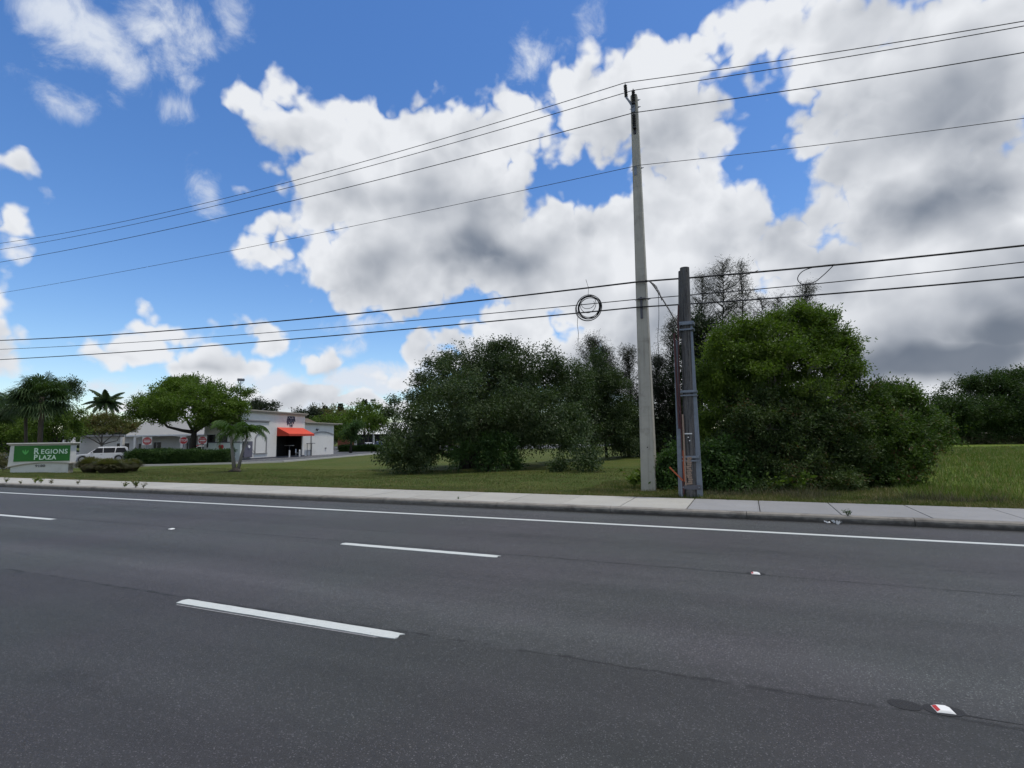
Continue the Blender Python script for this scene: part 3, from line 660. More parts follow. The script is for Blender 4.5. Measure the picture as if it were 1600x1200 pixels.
# ------------------------------------------------------------------ cream shop building
BA = math.radians(103.0); BX, BY = -54.25, 44.65
b = thing('shop_building', 'cream stucco shop with a tall parapet and red awning over its dark entrance', 'building', (BX, BY, -.3), BA)
L1, L2, HT, HW = 13.2, 22.0, 5.85, 4.72
m = MB()                                                     # street-facing skin with a real opening
def wallseg(x0, x1, z0, z1, y0=0., y1=.45): m.box(((x0 + x1) / 2, (y0 + y1) / 2, (z0 + z1) / 2), (x1 - x0, y1 - y0, z1 - z0))
wallseg(0, 6.8, 0, HT); wallseg(12.6, L1, 0, HT); wallseg(6.8, 12.6, 2.85, HT)
m.build('front_wall', M['stucco'], b)
m = MB(); m.box(((.15 + L2) / 2, 3.82, HW / 2), (L2 - .15, 2.4, HW - .02)); m.build('rear_block', M['stucco'], b)
m = MB(); m.box(((L1 + L2) / 2, 1.6, HW / 2), (L2 - L1, 2.3, HW)); m.build('wing_wall', M['stucco'], b)
m = MB(); m.box((3.4, 1.55, HW / 2), (6.6, 2.15, HW - .04)); m.build('side_wall', M['stucco'], b)
m = MB(); m.box((9.7, 2.5, 1.6), (6.2, .2, 3.2)); m.box((9.7, 1.5, 3.0), (6.1, 2.0, .3)); m.box((12.57, 1.35, 1.5), (.06, 2.5, 2.9)); m.box((6.83, 1.4, 1.5), (.06, 2.0, 2.9)); m.build('porch_back', M['dark'], b)  # near-black lining paints the porch's shade onto back, ceiling and sides
m = MB(); m.box((9.7, 1.4, .02), (6.1, 2.5, .06)); m.build('porch_floor', M['grey'], b)
m = MB(); m.box((8.3, 2.36, 1.15), (1.0, .06, 2.2)); m.box((9.4, 2.36, 1.15), (1.0, .06, 2.2)); m.build('door', M['glass'], b)
m = MB()
for x in (7.78, 8.85, 9.95): m.box((x, 2.32, 1.2), (.06, .06, 2.3))
m.box((8.85, 2.32, 2.3), (2.2, .06, .06)); m.build('door_frame', M['grey'], b)
m = MB(); m.box((L1 / 2, .1, HT + .07), (L1 + .5, .95, .14)); m.box((L1 / 2, .12, HT - .09), (L1 + .26, .72, .18)); m.build('parapet_trim', M['trim'], b)
m = MB(); m.box(((L1 + L2) / 2 + .9, 1.4, HW + .06), (L2 - L1 + 1.9, 2.9, .12)); m.box(((L1 + L2) / 2 + .4, 1.4, HW - .08), (L2 - L1 + .9, 2.6, .16)); m.build('wing_trim', M['trim'], b)
m = MB(); m.box((.0, 3.05, HW + .06), (.8, 4.7, .12)); m.box((11.6, 5.1, HW + .06), (22.4, .6, .12)); m.build('roof_edge', M['trim'], b)
m = MB(); m.add([(.5, 2.7, HW + .0), (L2, 2.7, HW), (L2, 4.9, HW), (.5, 4.9, HW), (2, 3.8, HW + .9), (L2 - 2, 3.8, HW + .9)], [(0,1,5,4),(1,2,5),(2,3,4,5),(3,0,4),(0,3,2,1)]); m.build('hip_roof', mat('brown_roof', (.13, .10, .075), .9, var=.2), b)
for xv_, hv_ in ((4.2, .35), (8.2, .5)):
    m = MB(); m.tube([(xv_, 3.0, HT - 1.2), (xv_, 3.0, HT + hv_)], .06, 7); m.tube([(xv_ - .35, 3.0, HT + hv_), (xv_ + .35, 3.0, HT + hv_ + .2)], .05, 6); m.build('roof_pipe', M['grey'], b)
m = MB(); m.box((2.9, -.06, 4.70), (4.6, .16, .12)); m.box((2.9, -.04, 4.58), (4.4, .1, .12)); m.build('cornice', M['mould'], b)
def arch(m, x0, x1, z0, zs, rise, th, y0, y1, n=14):
    outer = [(x0, z0)] + [(x0 + (x1 - x0) * u, zs + rise * math.sin(PI * u) ** .7) for u in np.linspace(0, 1, n)] + [(x1, z0)]
    cx = (x0 + x1) / 2
    inner = [(cx + (x - cx) * (1 - 2 * th / (x1 - x0)), z0 + (z - z0) * (1 - th / (zs + rise - z0))) for x, z in outer]
    for i in range(len(outer) - 1):
        m.prism([outer[i], outer[i + 1], inner[i + 1], inner[i]], XZ, y0, y1)
m = MB(); arch(m, 2.5, 4.8, .75, 2.6, .75, .16, -.07, .0); m.box((3.65, -.05, .70), (2.5, .12, .1)); m.build('arch_moulding', M['mould'], b)
m = MB(); m.box((3.65, -.04, 4.0), (.7, .08, .12)); m.build('trim_bar', M['mould'], b)
m = MB()
for i in range(12):
    u0, u1 = i / 12, (i + 1) / 12; x0, x1 = 15.6 + 6.3 * u0, 15.6 + 6.3 * u1
    z0, z1 = 3.0 + .38 * math.sin(PI * u0), 3.0 + .38 * math.sin(PI * u1)
    m.prism([(x0, z0), (x1, z1), (x1, z1 + .16), (x0, z0 + .16)], XZ, .38, .45)
m.box((15.55, .40, 1.5), (.14, .1, 3.1)); m.build('arch_moulding', M['mould'], b)
m = MB(); m.box((17.1, .34, 3.85), (.5, .2, .14)); m.tube([(17.0, .38, 3.8), (16.8, .2, 3.65)], .09, 8); m.build('flood_lamp', M['grey'], b)
m = MB(); m.box((1.05, -.14, 1.25), (1.5, .28, 1.9)); m.build('electrical_cabinet', mat('cabinet_grey', (.115, .11, .14), .6), b, bevel=.03)
m = MB(); m.tube([(1.1, -.29, 1.55), (1.1, -.36, 1.55)], .17, 14); m.build('meter', M['white'], b)
m = MB(); m.tube([(1.8, -.1, 1.4), (2.4, -.08, .9), (2.7, -.08, .75)], .025, 6); m.build('conduit', M['mould'], b)
m = MB(); m.box((19.6, .40, 1.0), (.35, .12, .22)); m.build('outlet_box', M['mould'], b)
m = MB(); m.box((L1 / 2, -.03, .09), (L1, .04, .2)); m.build('plinth', M['grey'], b)
m = MB(); a0, a1 = 6.85, 12.75                                  # awning
m.add([(a0, -.01, 3.95), (a1, -.01, 3.95), (a1, -1.75, 3.10), (a0, -1.75, 3.10), (a0, -.01, 3.89), (a1, -.01, 3.89), (a1, -1.72, 3.05), (a0, -1.72, 3.05)],
      [(0,1,2,3),(7,6,5,4),(0,4,5,1),(1,5,6,2),(2,6,7,3),(3,7,4,0)])
aw = m.build('awning', M['awning'], b)
for xa_ in (a0 - .01, a1 + .01): m = MB(); m.prism([(-.01, 3.93), (-1.74, 3.08), (-1.74, 2.83), (-.01, 2.83)], YZ, xa_ - .015, xa_ + .015); m.build('awning_side', M['awning2'], aw)
m = MB(); m.box(((a0 + a1) / 2, -1.75, 2.96), (a1 - a0 + .04, .03, .27)); m.build('valance', M['awning2'], aw)
for i, (s, z, hgt, sx_) in enumerate((('JOY\'S', 5.30, .42, 1.7), ('RIVER', 4.98, .42, 1.75), ('CITY', 4.62, .44, 1.5), ('I-S', 4.24, .42, 1.5))):
    text_obj(s, hgt, 'sign_lettering', M['purple'], b, (9.85, -.03, z), (PI / 2, 0, 0), .02, .03, sx_)
m = MB(); m.prism([(-.2, -.01), (.2, 0), (.6, -.35), (.15, -.7), (.05, -.55)], lambda p, q, d: (8.95 + p * .7, d, 4.85 + q * .8), -.045, -.02); m.build('sign_flourish', M['purple'], b)
# side facing the road: dark shop windows
for y0 in (2.35, 3.95):
    m = MB(); m.box((.10, y0, 2.3), (.08, 1.2, 1.5)); wn_ = m.build('window', M['glass'], b)
    m = MB()
    for dy_ in (-.65, .65): m.box((.07, y0 + dy_, 2.3), (.12, .1, 1.7))
    m.box((.07, y0, 3.1), (.12, 1.4, .1)); m.build('frame', M['white'], wn_)
Bm = Matrix.Translation((BX, BY, -.3)) @ Matrix.Rotation(BA, 4, 'Z')
def bl(x, y, z=0.): return tuple(Bm @ Vector((x, y, z)))
def bollard(x, y, label):
    t = thing('bollard', label, 'bollard', bl(x, y, .02), BA, 'white bollards by the shop entrance')
    m = MB(); m.lathe([(.10, 0), (.10, .85), (.085, .93), (.04, .97), (.0, .98)], n=14); m.build('post', M['white'], t, smooth=False)
    m = MB(); m.tube([(0, 0, .0), (0, 0, .04)], .14, 14); m.build('base_plate', M['grey'], t)
bollard(8.0, -1.1, 'left of two short white bollards before the dark shop entrance')
bollard(10.0, -1.3, 'right of two short white bollards before the dark shop entrance')
t = thing('cafe_table', 'small pale topped table inside the dark porch of the shop', 'table', bl(11.0, .9, .05), BA)
m = MB(); m.box((0, 0, 1.5), (1.1, .8, .06)); m.build('table_top', M['white'], t, bevel=.01)
m = MB(); m.tube([(0, 0, .02), (0, 0, 1.48)], .04, 8); m.tube([(0, 0, 0), (0, 0, .03)], .3, 14); m.build('leg', M['grey'], t)
t = thing('porch_chair', 'pale chair at the right end of the shop porch', 'chair', bl(11.9, .2, .05), BA + .3)
m = MB(); m.box((0, 0, .45), (.5, .5, .05)); m.build('seat', M['white'], t, bevel=.01)
m = MB(); m.box((0, .25, .75), (.5, .04, .5)); m.build('backrest', M['white'], t, bevel=.01)
for a_ in (-1, 1):
    for c_ in (-1, 1): mm = MB(); mm.tube([(a_ * .21, c_ * .21, 0), (a_ * .21, c_ * .21, .44)], .02, 6); mm.build('leg', M['white'], t)
t = thing('metal_rack', 'thin dark metal frame rack standing against the shop wall right of the entrance', 'rack', bl(14.0, .05, .0), BA)
m = MB()
for x in (0, 1.15): m.tube([(x, 0, 0), (x, 0, 1.75)], .035, 6)
for z in (.12, .75): m.tube([(0, 0, z), (1.15, 0, z)], .03, 6)
m.build('frame', M['dark'], t)
m = MB(); m.box((.9, 0, 1.78), (1.9, .25, .07)); m.build('top_shelf', M['dark'], t)
for (x, y, h_) in ((10.4, 5.5, .9), (12.3, 5.0, 1.0)):
    pass
# low screen wall with a painted emblem
p0 = at(324.5, 716, 61.5); p1 = at(374.5, 718, 60.0)
d = p1 - p0; ang = math.atan2(d[1], d[0]); Lw = float(np.hypot(d[0], d[1]))
t = thing('screen_wall', 'low white wall with a small red emblem in front of the shop', 'wall', (p0[0], p0[1], -.3), ang)
m = MB(); m.box((Lw / 2, .12, 1.03), (Lw, .24, 2.1)); m.build('wall_panel', mat('pale_green_white', (.56, .61, .56), .85, var=.06), t)
m = MB(); m.box((Lw / 2, .12, 2.12), (Lw + .1, .34, .1)); m.build('coping', M['grey'], t)
ex = Lw * .42
m = MB(); m.prism([(ex - .42, 1.62), (ex - .3, 1.86), (ex - .1, 1.78), (ex + .1, 1.86), (ex + .3, 1.78), (ex + .36, 1.55), (ex, 1.12)], XZ, -.02, -.004); m.build('emblem', M['red'], t)
m = MB(); m.prism([(ex - .42, 1.55), (ex - .05, 1.15), (ex, 1.02), (ex - .2, 1.15)], XZ, -.026, -.005); m.prism([(ex - .12, 1.55), (ex + .1, 1.7), (ex + .02, 1.5), (ex + .14, 1.38), (ex - .1, 1.4)], XZ, -.028, -.021); m.build('emblem_detail', M['dark'], t)
r_ = random.Random(2); m = MB()
for k in range(9):
    m.box((ex - .75 + k * .17, -.012, .88), (.11, .02, .06 + .05 * (k % 3 == 0)))
m.build('lettering', M['olive'] if False else M['dark'], t)
m = MB(); m.prism([(Lw * .55, 1.25), (Lw * .82, .95), (Lw * .8, .62), (Lw * .45, .75)], XZ, -.01, -.003); m.build('faded_yellow_patch', mat('faded_yellow', (.52, .46, .26), .8, var=.3, scale=5), t)

# ------------------------------------------------------------------ far plaza building on the left
def far_plaza():
    a0_ = at(100, 700, 92); a1_ = at(352, 700, 84)
    d = a1_ - a0_; ang = math.atan2(d[1], d[0]); L = float(np.hypot(d[0], d[1]))
    b = thing('plaza_building', 'long low plaza building with a pale hipped metal roof and dark arched porches', 'building', (a0_[0], a0_[1], -.3), ang)
    x = lambda px: (px - 100) / 252 * L
    xr = x(203)
    m = MB(); m.box((L / 2, 6.6, 1.85), (L, 8, 3.7)); m.build('wall', M['stucco2'], b)
    m = MB(); m.box((xr / 2, 2.1, 3.55), (xr, 1.6, .28)); m.build('canopy_roof', M['mould'], b)
    m = MB(); m.add([(xr, -.4, 3.45), (L, -.4, 3.45), (L, 11.5, 3.45), (xr, 11.5, 3.45), (xr + 1.2, 2.0, 5.7), (L - 1.5, 2.0, 5.7)], [(0,1,5,4),(1,2,5),(2,3,4,5),(3,0,4),(0,3,2,1)]); m.build('hip_roof', M['roof'], b)
    m = MB(); m.box(((xr + L) / 2, -.42, 3.38), (L - xr, .16, .22)); m.build('fascia', M['white'], b)
    # arched fascia over the porch
    for (pa, pb) in ((218, 292), (292, 345)):
        xa, xb = x(pa), x(pb); m = MB(); n = 12
        for i in range(n):
            u0, u1 = i / n, (i + 1) / n
            z0, z1 = 2.9 + .45 * math.sin(PI * u0) ** .6, 2.9 + .45 * math.sin(PI * u1) ** .6
            m.prism([(xa + (xb - xa) * u0, z0), (xa + (xb - xa) * u1, z1), (xa + (xb - xa) * u1, 3.4), (xa + (xb - xa) * u0, 3.4)], XZ, -.35, -.12)
        m.build('porch_arch', M['stucco'], b)
    for px in (219, 291, 345, 104, 198):
        m = MB(); m.box((x(px), -.2, 1.6), (.45, .45, 3.2)); m.build('column', M['stucco'], b)
    m = MB(); m.box((x(114), -.6, 2.3), (1.7, .9, 4.6)); m.build('pylon', M['stucco'], b)
    for (pa, pb, z0, z1) in ((164, 184, 0.9, 2.2), (197, 203, .2, 2.1), (224, 235, 0, 2.3), (276, 283, 0, 2.9), (300, 312, 0, 2.5), (322, 334, .8, 2.3)):
        m = MB(); m.box(((x(pa) + x(pb)) / 2, 2.58, (z0 + z1) / 2), (x(pb) - x(pa), .08, z1 - z0)); wd_ = m.build('window', M['glass'], b)
        m = MB(); m.box(((x(pa) + x(pb)) / 2, 2.53, (z0 + z1) / 2), (.08, .06, z1 - z0)); m.box(((x(pa) + x(pb)) / 2, 2.54, z1 + .05), (x(pb) - x(pa) + .2, .1, .1)); m.build('frame', M['white'], wd_)
    m = MB(); m.box((x(231), 2.0, 4.75), (.9, .3, .28)); m.build('roof_vent', M['grey'], b)
far_plaza()
# shop seen through the trees beyond the car park
a0_ = at(528, 700, 135); a1_ = at(640, 700, 135); d = a1_ - a0_; ang = math.atan2(d[1], d[0]); L = float(np.hypot(d[0], d[1]))
b2 = thing('distant_shop', 'distant white roofed shop beyond the car park, glimpsed through trees', 'building', (a0_[0], a0_[1], -.3), ang)
m = MB(); m.box((L / 2, 4, 1.8), (L, 7, 3.6)); m.build('wall', M['dark'], b2)
m = MB(); m.box((L * .12, .2, 1.6), (L * .24, 1, 3.2)); m.build('brick_wall', mat('terracotta', (.30, .10, .06), .9), b2)
m = MB(); m.add([(0, -.8, 3.6), (L, -.8, 3.6), (L, 9, 3.6), (0, 9, 3.6), (2, 4, 6.6), (L - 2, 4, 6.6)], [(0,1,5,4),(1,2,5),(2,3,4,5),(3,0,4),(0,3,2,1)]); m.build('roof', M['white'], b2)
for u in (.25, .5, .72, .95):
    m = MB(); m.box((L * u, -.2, 1.8), (.5, .5, 3.6)); m.build('column', M['stucco'], b2)

# ------------------------------------------------------------------ cars
def car(label, loc, rz, L, W, H, paint, suv=True):
    t = thing('parked_car', label, 'car', loc, rz)
    h0 = .28; hb = H * .56
    # side outline of the lower body with wheel arches
    wf, wr = L * .5 - L * .185, -L * .5 + L * .20; R = .40; ra = R + .08
    def archp(cx): return [(cx + ra * math.cos(a), .36 + ra * math.sin(a)) for a in np.linspace(-.12, PI + .12, 9)]
    low = [(L / 2 - .03, h0 + .05)] + archp(wf) + archp(wr) + [(-L / 2 + .05, h0 + .08), (-L / 2, h0 + .45), (-L / 2 + .04, hb)]
    up = [(-L / 2 + .1, hb + .03), (L * .18, hb + .02), (L * .36, hb - .05), (L / 2 - .14, hb - .17), (L / 2 - .02, hb - .38), (L / 2, h0 + .3)]
    m = MB(); m.prism(low + up, XZ, -W / 2, W / 2); m.build('body', paint, t, bevel=.035)
    if suv: g = [(-L / 2 + .12, hb), (-L / 2 + .28, H - .10), (-L / 2 + .5, H - .01), (0, H), (L * .05, H - .04), (L * .235, hb)]
    else: g = [(-L / 2 + .55, hb), (-L * .27, H - .03), (0, H), (L * .06, H - .04), (L * .22, hb)]
    m = MB(); n = len(g)
    for s in (0,):
        vs = []
        for (yy) in (-W / 2, W / 2):
            for (a, z) in g:
                ins = .22 * (z - hb) / (H - hb); vs.append((a, yy * (1 - ins) * .985, z))
        m.add(vs, [tuple(range(n)), tuple(range(n, 2 * n))[::-1]] + [(i, (i + 1) % n, n + (i + 1) % n, n + i) for i in range(n)])
    m.build('cabin', paint, t, bevel=.03)
    def side(xa, xb, s, sl=(0, 0)):
        z0, z1 = hb + .07, H - .14
        def P(xx, z): ins = .22 * (z - hb) / (H - hb); return (xx, s * (W / 2 * (1 - ins) * .985 + .006), z)
        q = [P(xa, z0), P(xb, z0), P(xb - sl[1], z1), P(xa + sl[0], z1)]
        q2 = [(p[0], p[1] - s * .02, p[2]) for p in q]
        m = MB(); m.add(q + q2, [(0,1,2,3),(7,6,5,4),(0,4,5,1),(1,5,6,2),(2,6,7,3),(3,7,4,0)]); m.build('side_window', M['glass'], t)
    for s in (-1, 1):
        if suv: side(-L / 2 + .26, -L * .232, s, (.30, .12)); side(-L * .224, -L * .032, s, (-.06, 0)); side(-L * .024, L * .195, s, (0, .66))
        else: side(-L * .32, -L * .06, s, (.35, 0)); side(-L * .045, L * .165, s, (0, .45))
    def band(pa, pb, nm):
        d = Vector((pb[0] - pa[0], 0, pb[1] - pa[1])); nr = Vector((d.z, 0, -d.x)).normalized() if pa[0] > 0 else Vector((-d.z, 0, d.x)).normalized()
        if (nr.x > 0) != (pa[0] > 0): nr = -nr
        vs = []
        for u in (.12, .9):
            z = pa[1] + d.z * u; ins = .22 * (z - hb) / (H - hb); yy = W / 2 * (1 - ins) * .9
            for s in (-1, 1): vs.append(Vector((pa[0] + d.x * u, s * yy, z)) + nr * .008)
        v = [vs[0], vs[1], vs[3], vs[2]]; v2 = [p - nr * .03 for p in v]
        m = MB(); m.add(v + v2, [(0,1,2,3),(7,6,5,4),(0,4,5,1),(1,5,6,2),(2,6,7,3),(3,7,4,0)]); m.build(nm, M['glass'], t)
    band(g[-1], g[-2], 'windscreen'); band(g[0], g[1], 'rear_window')
    for cx in (wf, wr):
        for s in (-1, 1):
            wl = MB(); wl.tube([(cx, s * (W / 2 - .24), .38), (cx, s * (W / 2 - .005), .38)], .38, 20); wo_ = wl.build('wheel', M['tyre'], t, bevel=.02)
            rm = MB(); rm.tube([(cx, s * (W / 2 - .05), .38), (cx, s * (W / 2 + .004), .38)], .25, 14); rm.build('rim', M['rim'], wo_)
    for s in (-1, 1):
        m = MB(); m.box((L / 2 - .1, s * (W / 2 - .22), hb - .28), (.16, .38, .16)); m.build('headlight', M['clear'], t, bevel=.03)
        m = MB(); m.box((-L / 2 + .02, s * (W / 2 - .12), hb - .1), (.1, .2, .4)); m.build('tail_light', M['red'], t, bevel=.02)
        m = MB(); m.box((L * .15, s * (W / 2 + .08), hb + .12), (.12, .22, .16)); m.build('mirror', paint, t, bevel=.03)
        m = MB(); m.box((0.05, s * (W / 2 - .02), h0 + .05), (L * .44, .06, .12)); m.build('sill_trim', M['dark'], t)
        m = MB(); m.box((-L * .0, s * (W / 2 + .004), hb - .1), (.16, .02, .03)); m.build('door_handle', M['grey'], t)
    m = MB(); m.box((L / 2 - .02, 0, h0 + .3), (.08, W * .5, .24)); m.build('grille', M['dark'], t, bevel=.02)
    m = MB(); m.box((L / 2 - .1, 0, h0 + .04), (.25, W * .9, .14)); m.build('bumper', M['dark'], t, bevel=.03)
    return t
sa = at(159, 700, 62.5)
car('white sport utility car parked between the green sign and the hedge', (sa[0], sa[1], -.27), math.atan2(-.875, -.485), 5.45, 1.98, 1.78, M['carwhite'])
sa = at(317, 700, 66); car('second white sport utility car, half hidden behind the hedge and tree trunk', (sa[0], sa[1], -.27), math.radians(215), 4.8, 1.9, 1.75, M['carwhite'])
sa = at(313, 700, 84); car('dark red car behind the white one beside the big tree trunk', (sa[0], sa[1], -.27), math.radians(190), 4.7, 1.85, 1.7, M['carred'])
sa = at(592, 700, 122); car('blue pickup-like car parked before the distant shop', (sa[0], sa[1], -.27), math.radians(250), 4.8, 1.9, 1.75, M['carblue'])
sa = at(573, 700, 120); car('white car parked left of the blue one before the distant shop', (sa[0], sa[1], -.27), math.radians(250), 4.4, 1.8, 1.55, M['carwhite'], False)

# ------------------------------------------------------------------ road signs, lamps
def face_cam(p): return math.atan2(-p[1], -p[0]) + PI / 2        # local -y looks at the viewer
def road_sign(px, dep, label, kind_):
    p = at(px, 685, dep); t = thing('road_sign', label, 'road sign', (p[0], p[1], -.3), face_cam(p) + .1)
    m = MB(); m.tube([(0, .03, 0), (0, .03, 2.75)], .03, 8); m.build('post', M['galv'], t)
    zc = 2.38
    if kind_ == 'stop':
        m = MB(); m.prism([(.42 * math.cos(a), zc + .42 * math.sin(a)) for a in np.linspace(PI / 8, 2 * PI + PI / 8, 8, endpoint=False)], XZ, -.02, .0); m.build('plate', M['white'], t)
        m = MB(); m.prism([(.385 * math.cos(a), zc + .385 * math.sin(a)) for a in np.linspace(PI / 8, 2 * PI + PI / 8, 8, endpoint=False)], XZ, -.026, -.019); m.build('red_face', M['red'], t)
        text_obj('STOP', .34, 'lettering', M['white'], t, (0, -.03, zc), (PI / 2, 0, 0), .008, .003, .85)
    else:
        m = MB(); m.box((0, -.01, zc), (.86, .02, .86)); m.build('plate', M['white'], t)
        m = MB(); m.prism([(.40 * math.cos(a), zc + .40 * math.sin(a)) for a in np.linspace(0, 2 * PI, 28, endpoint=False)], XZ, -.027, -.019); m.build('red_disc', M['red'], t)
        m = MB(); m.box((0, -.03, zc - .01), (.60, .01, .12)); m.build('white_bar', M['white'], t)
        text_obj('DO NOT', .15, 'lettering', M['white'], t, (0, -.03, zc + .18), (PI / 2, 0, 0), .002, .003)
        text_obj('ENTER', .15, 'lettering', M['white'], t, (0, -.03, zc - .2), (PI / 2, 0, 0), .002, .003)
road_sign(230, 57, 'red and white DO NOT ENTER sign at the left end of the hedge', 'dne')
road_sign(287, 58, 'red octagonal STOP sign left of the big tree trunk', 'stop')
road_sign(316.5, 60, 'DO NOT ENTER sign right of the big tree trunk', 'dne')
def lot_lamp(px, py, dep, label, two=True):
    p = at(px, py, dep); t = thing('car_park_lamp', label, 'street lamp', (p[0], p[1], -.3), face_cam(p), 'car park lamps')
    h = p[2] + .3
    m = MB(); m.tube([(0, 0, 0), (0, 0, h - .25)], [.11, .07], 8); m.build('pole', M['grey'], t)
    m = MB(); m.box((0, 0, h), (1.15, .6, .42)); m.build('lamp_head', M['sand'], t, bevel=.05)
    m = MB(); m.tube([(-.35, 0, h - .55), (.35, 0, h - .55)], .04, 6)
    for s in (-.32, .32): m.tube([(s, 0, h - .55), (s, 0, h - .2)], .035, 6)
    m.build('bracket', M['grey'], t)
lot_lamp(376.5, 593.5, 92, 'boxy car park lamp rising above the big round tree')
lot_lamp(583, 625.5, 118, 'small car park lamp above the trees beyond the car park')
# crumpled litter in the gutter
r_ = random.Random(6); bm_ = MB()
for k in range(5):
    c = Vector((1.36 + .07 * k + r_.uniform(-.02, .02), 12.86 + r_.uniform(-.04, .04), .02)); vs = []
    for i in range(7):
        a = 2 * PI * i / 7; R_ = r_.uniform(.02, .06); vs.append((c.x + R_ * math.cos(a), c.y + R_ * .6 * math.sin(a), .006 + r_.uniform(0, .07)))
    vs.append((c.x, c.y, .09 if k in (2, 3) else .04)); bm_.add(vs, [(i, (i + 1) % 7, 7) for i in range(7)])
tag(bm_.build('litter', M['clear']), 'crumpled clear plastic litter lying in the gutter against the kerb', 'litter')
# ------------------------------------------------------------------ vegetation
def unit(v): return v / np.maximum(np.linalg.norm(v, axis=-1, keepdims=True), 1e-9)
def leaves(name, P, A, Ln, Wd, m, parent, rng, flat=0.3):
    """one rhombic leaf per row: P base, A axis, Ln length, Wd width"""
    n = len(P); A = unit(A); N = unit(rng.normal(size=(n, 3)) + np.array([0, 0, flat])); S = unit(np.cross(A, N))
    Ln = Ln[:, None]; Wd = Wd[:, None]
    V = np.stack([P, P + A * Ln * .5 + S * Wd * .5, P + A * Ln, P + A * Ln * .5 - S * Wd * .5], 1).reshape(-1, 3)
    return npmesh(name, V, np.arange(4 * n).reshape(n, 4), m, parent)
def lobes_of(dep, items, base, flat=.9):
    """px ellipses (cx, cy, rx, ry, extra depth) as real ellipsoids, relative to the tree's base"""
    out = []
    for it in items:
        cx, cy, rx, ry = it[:4]; dd = it[4] if len(it) > 4 else 0.
        D_ = dep + dd; c = at(cx, cy, D_); r1, r2 = rx * D_ / F_PX, ry * D_ / F_PX
        out.append((c - base, np.array([r1 * .93, r1 * .93 * flat, r2])))
    return out
def sample_lobes(lobes, n, rng, inner=.35, zmin=None, rough=.22, low=-.75):
    vol = np.array([(r[0] * r[2] + r[0] * r[1] + r[1] * r[2]) for c, r in lobes]); vol = vol / vol.sum()
    idx = rng.choice(len(lobes), size=n, p=vol)
    C = np.array([c for c, r in lobes])[idx]; R = np.array([r for c, r in lobes])[idx]
    d = unit(rng.normal(size=(n, 3))); d[:, 2] = np.where(d[:, 2] < low, -d[:, 2], d[:, 2])
    ph = np.arange(n) * 0
    wob = 1 + rough * (np.sin(d[:, 0] * 5.1 + idx * 1.7) * np.cos(d[:, 1] * 4.3 + idx) + .6 * np.sin(d[:, 2] * 9 + d[:, 0] * 7 + idx * 2.1))
    rad = 1 - (1 - inner) * rng.random(n) ** 1.9
    P = C + d * R * (rad * wob)[:, None]
    return P, d, idx, rad
def crown(name, lobes, n, k, leaf, spread, m, parent, seed, droop=.25, inner=.35, zmin=.05, rough=.22, low=-.75, asp=.45, elong=1.6):
    rng = np.random.default_rng(seed)
    P, d, idx, rad = sample_lobes(lobes, n, rng, inner, None, rough, low)
    nb = max(14, n // (13 if n > 4000 or n <= 2400 else 26))                                    # foliage gathers on boughs, with gaps between them
    BP, bd, bi, br = sample_lobes(lobes, nb, rng, .62, None, rough, low)
    pick = rng.integers(0, nb, n); mr = np.array([r for c, r in lobes])[bi[pick]]
    on = rng.random(n) < .72
    P = np.where(on[:, None], BP[pick] + rng.normal(size=(n, 3)) * mr * np.array([.15, .15, .10]) + np.array([0, 0, .03]) * mr, P)
    d = np.where(on[:, None], unit(bd[pick] + rng.normal(size=(n, 3)) * .35), d)
    # each clump is a twig spray stretched outward
    dirv = unit(d + rng.normal(size=d.shape) * .45 + np.array([0, 0, -droop]))
    t_ = np.clip(rng.normal(size=(n, k)), -1.7, 1.7) * spread * elong
    loc = P[:, None, :] + dirv[:, None, :] * t_[..., None] + np.clip(rng.normal(size=(n, k, 3)), -1.9, 1.9) * spread * .6
    loc = loc.reshape(-1, 3); ax = np.repeat(dirv, k, 0) + rng.normal(size=(n * k, 3)) * .75 + np.array([0, 0, -droop])
    s = leaf * rng.uniform(.65, 1.35, n * k)
    ok = loc[:, 2] > zmin
    return leaves(name, loc[ok], ax[ok], s[ok], s[ok] * asp, m, parent, rng), P
def limbs(name, base_r, lobes, tips, m, parent, seed, fork=.25, top=None, lean=(0, 0), stems=1, ntip=14, wig=.12):
    rng = np.random.default_rng(seed); mb = MB()
    for s in range(stems):
        off = np.array([rng.normal() * base_r * (1.3 if stems > 1 else 0), rng.normal() * base_r * (1.3 if stems > 1 else 0), -.15])
        cs = [l for i, l in enumerate(lobes) if i % stems == s] or lobes[:1]
        mean = np.mean([c for c, r in cs], 0); hf = max(.25, mean[2] * fork)
        F = np.array([mean[0] * .18 + off[0] + lean[0], mean[1] * .18 + off[1] + lean[1], hf])
        mb.tube([off, off * [1, 1, 0] + (F - off) * [.4, .4, .5], F], [base_r * 1.25, base_r * .95, base_r * .85], 9)
        for c, r in cs:
            mid = (F + c) / 2 + rng.normal(size=3) * wig * np.linalg.norm(c - F) + [0, 0, -.05]
            rr = base_r * rng.uniform(.35, .55)
            mb.tube([F, F * .6 + mid * .4 + rng.normal(size=3) * .05, mid, c], [rr * 1.3, rr, rr * .75, rr * .4], 6)
            near = tips[np.argsort(np.linalg.norm((tips - c) / r, axis=1) + rng.random(len(tips)) * .7)[:ntip]]
            for q in near:
                st = mid + (c - mid) * rng.uniform(.1, 1.); md = (st + q) / 2 + rng.normal(size=3) * .09 * np.linalg.norm(q - st)
                mb.tube([st, md, q], [rr * .32, rr * .2, rr * .07], 4, cap=False)
    return mb.build(name, m, parent, smooth=True)
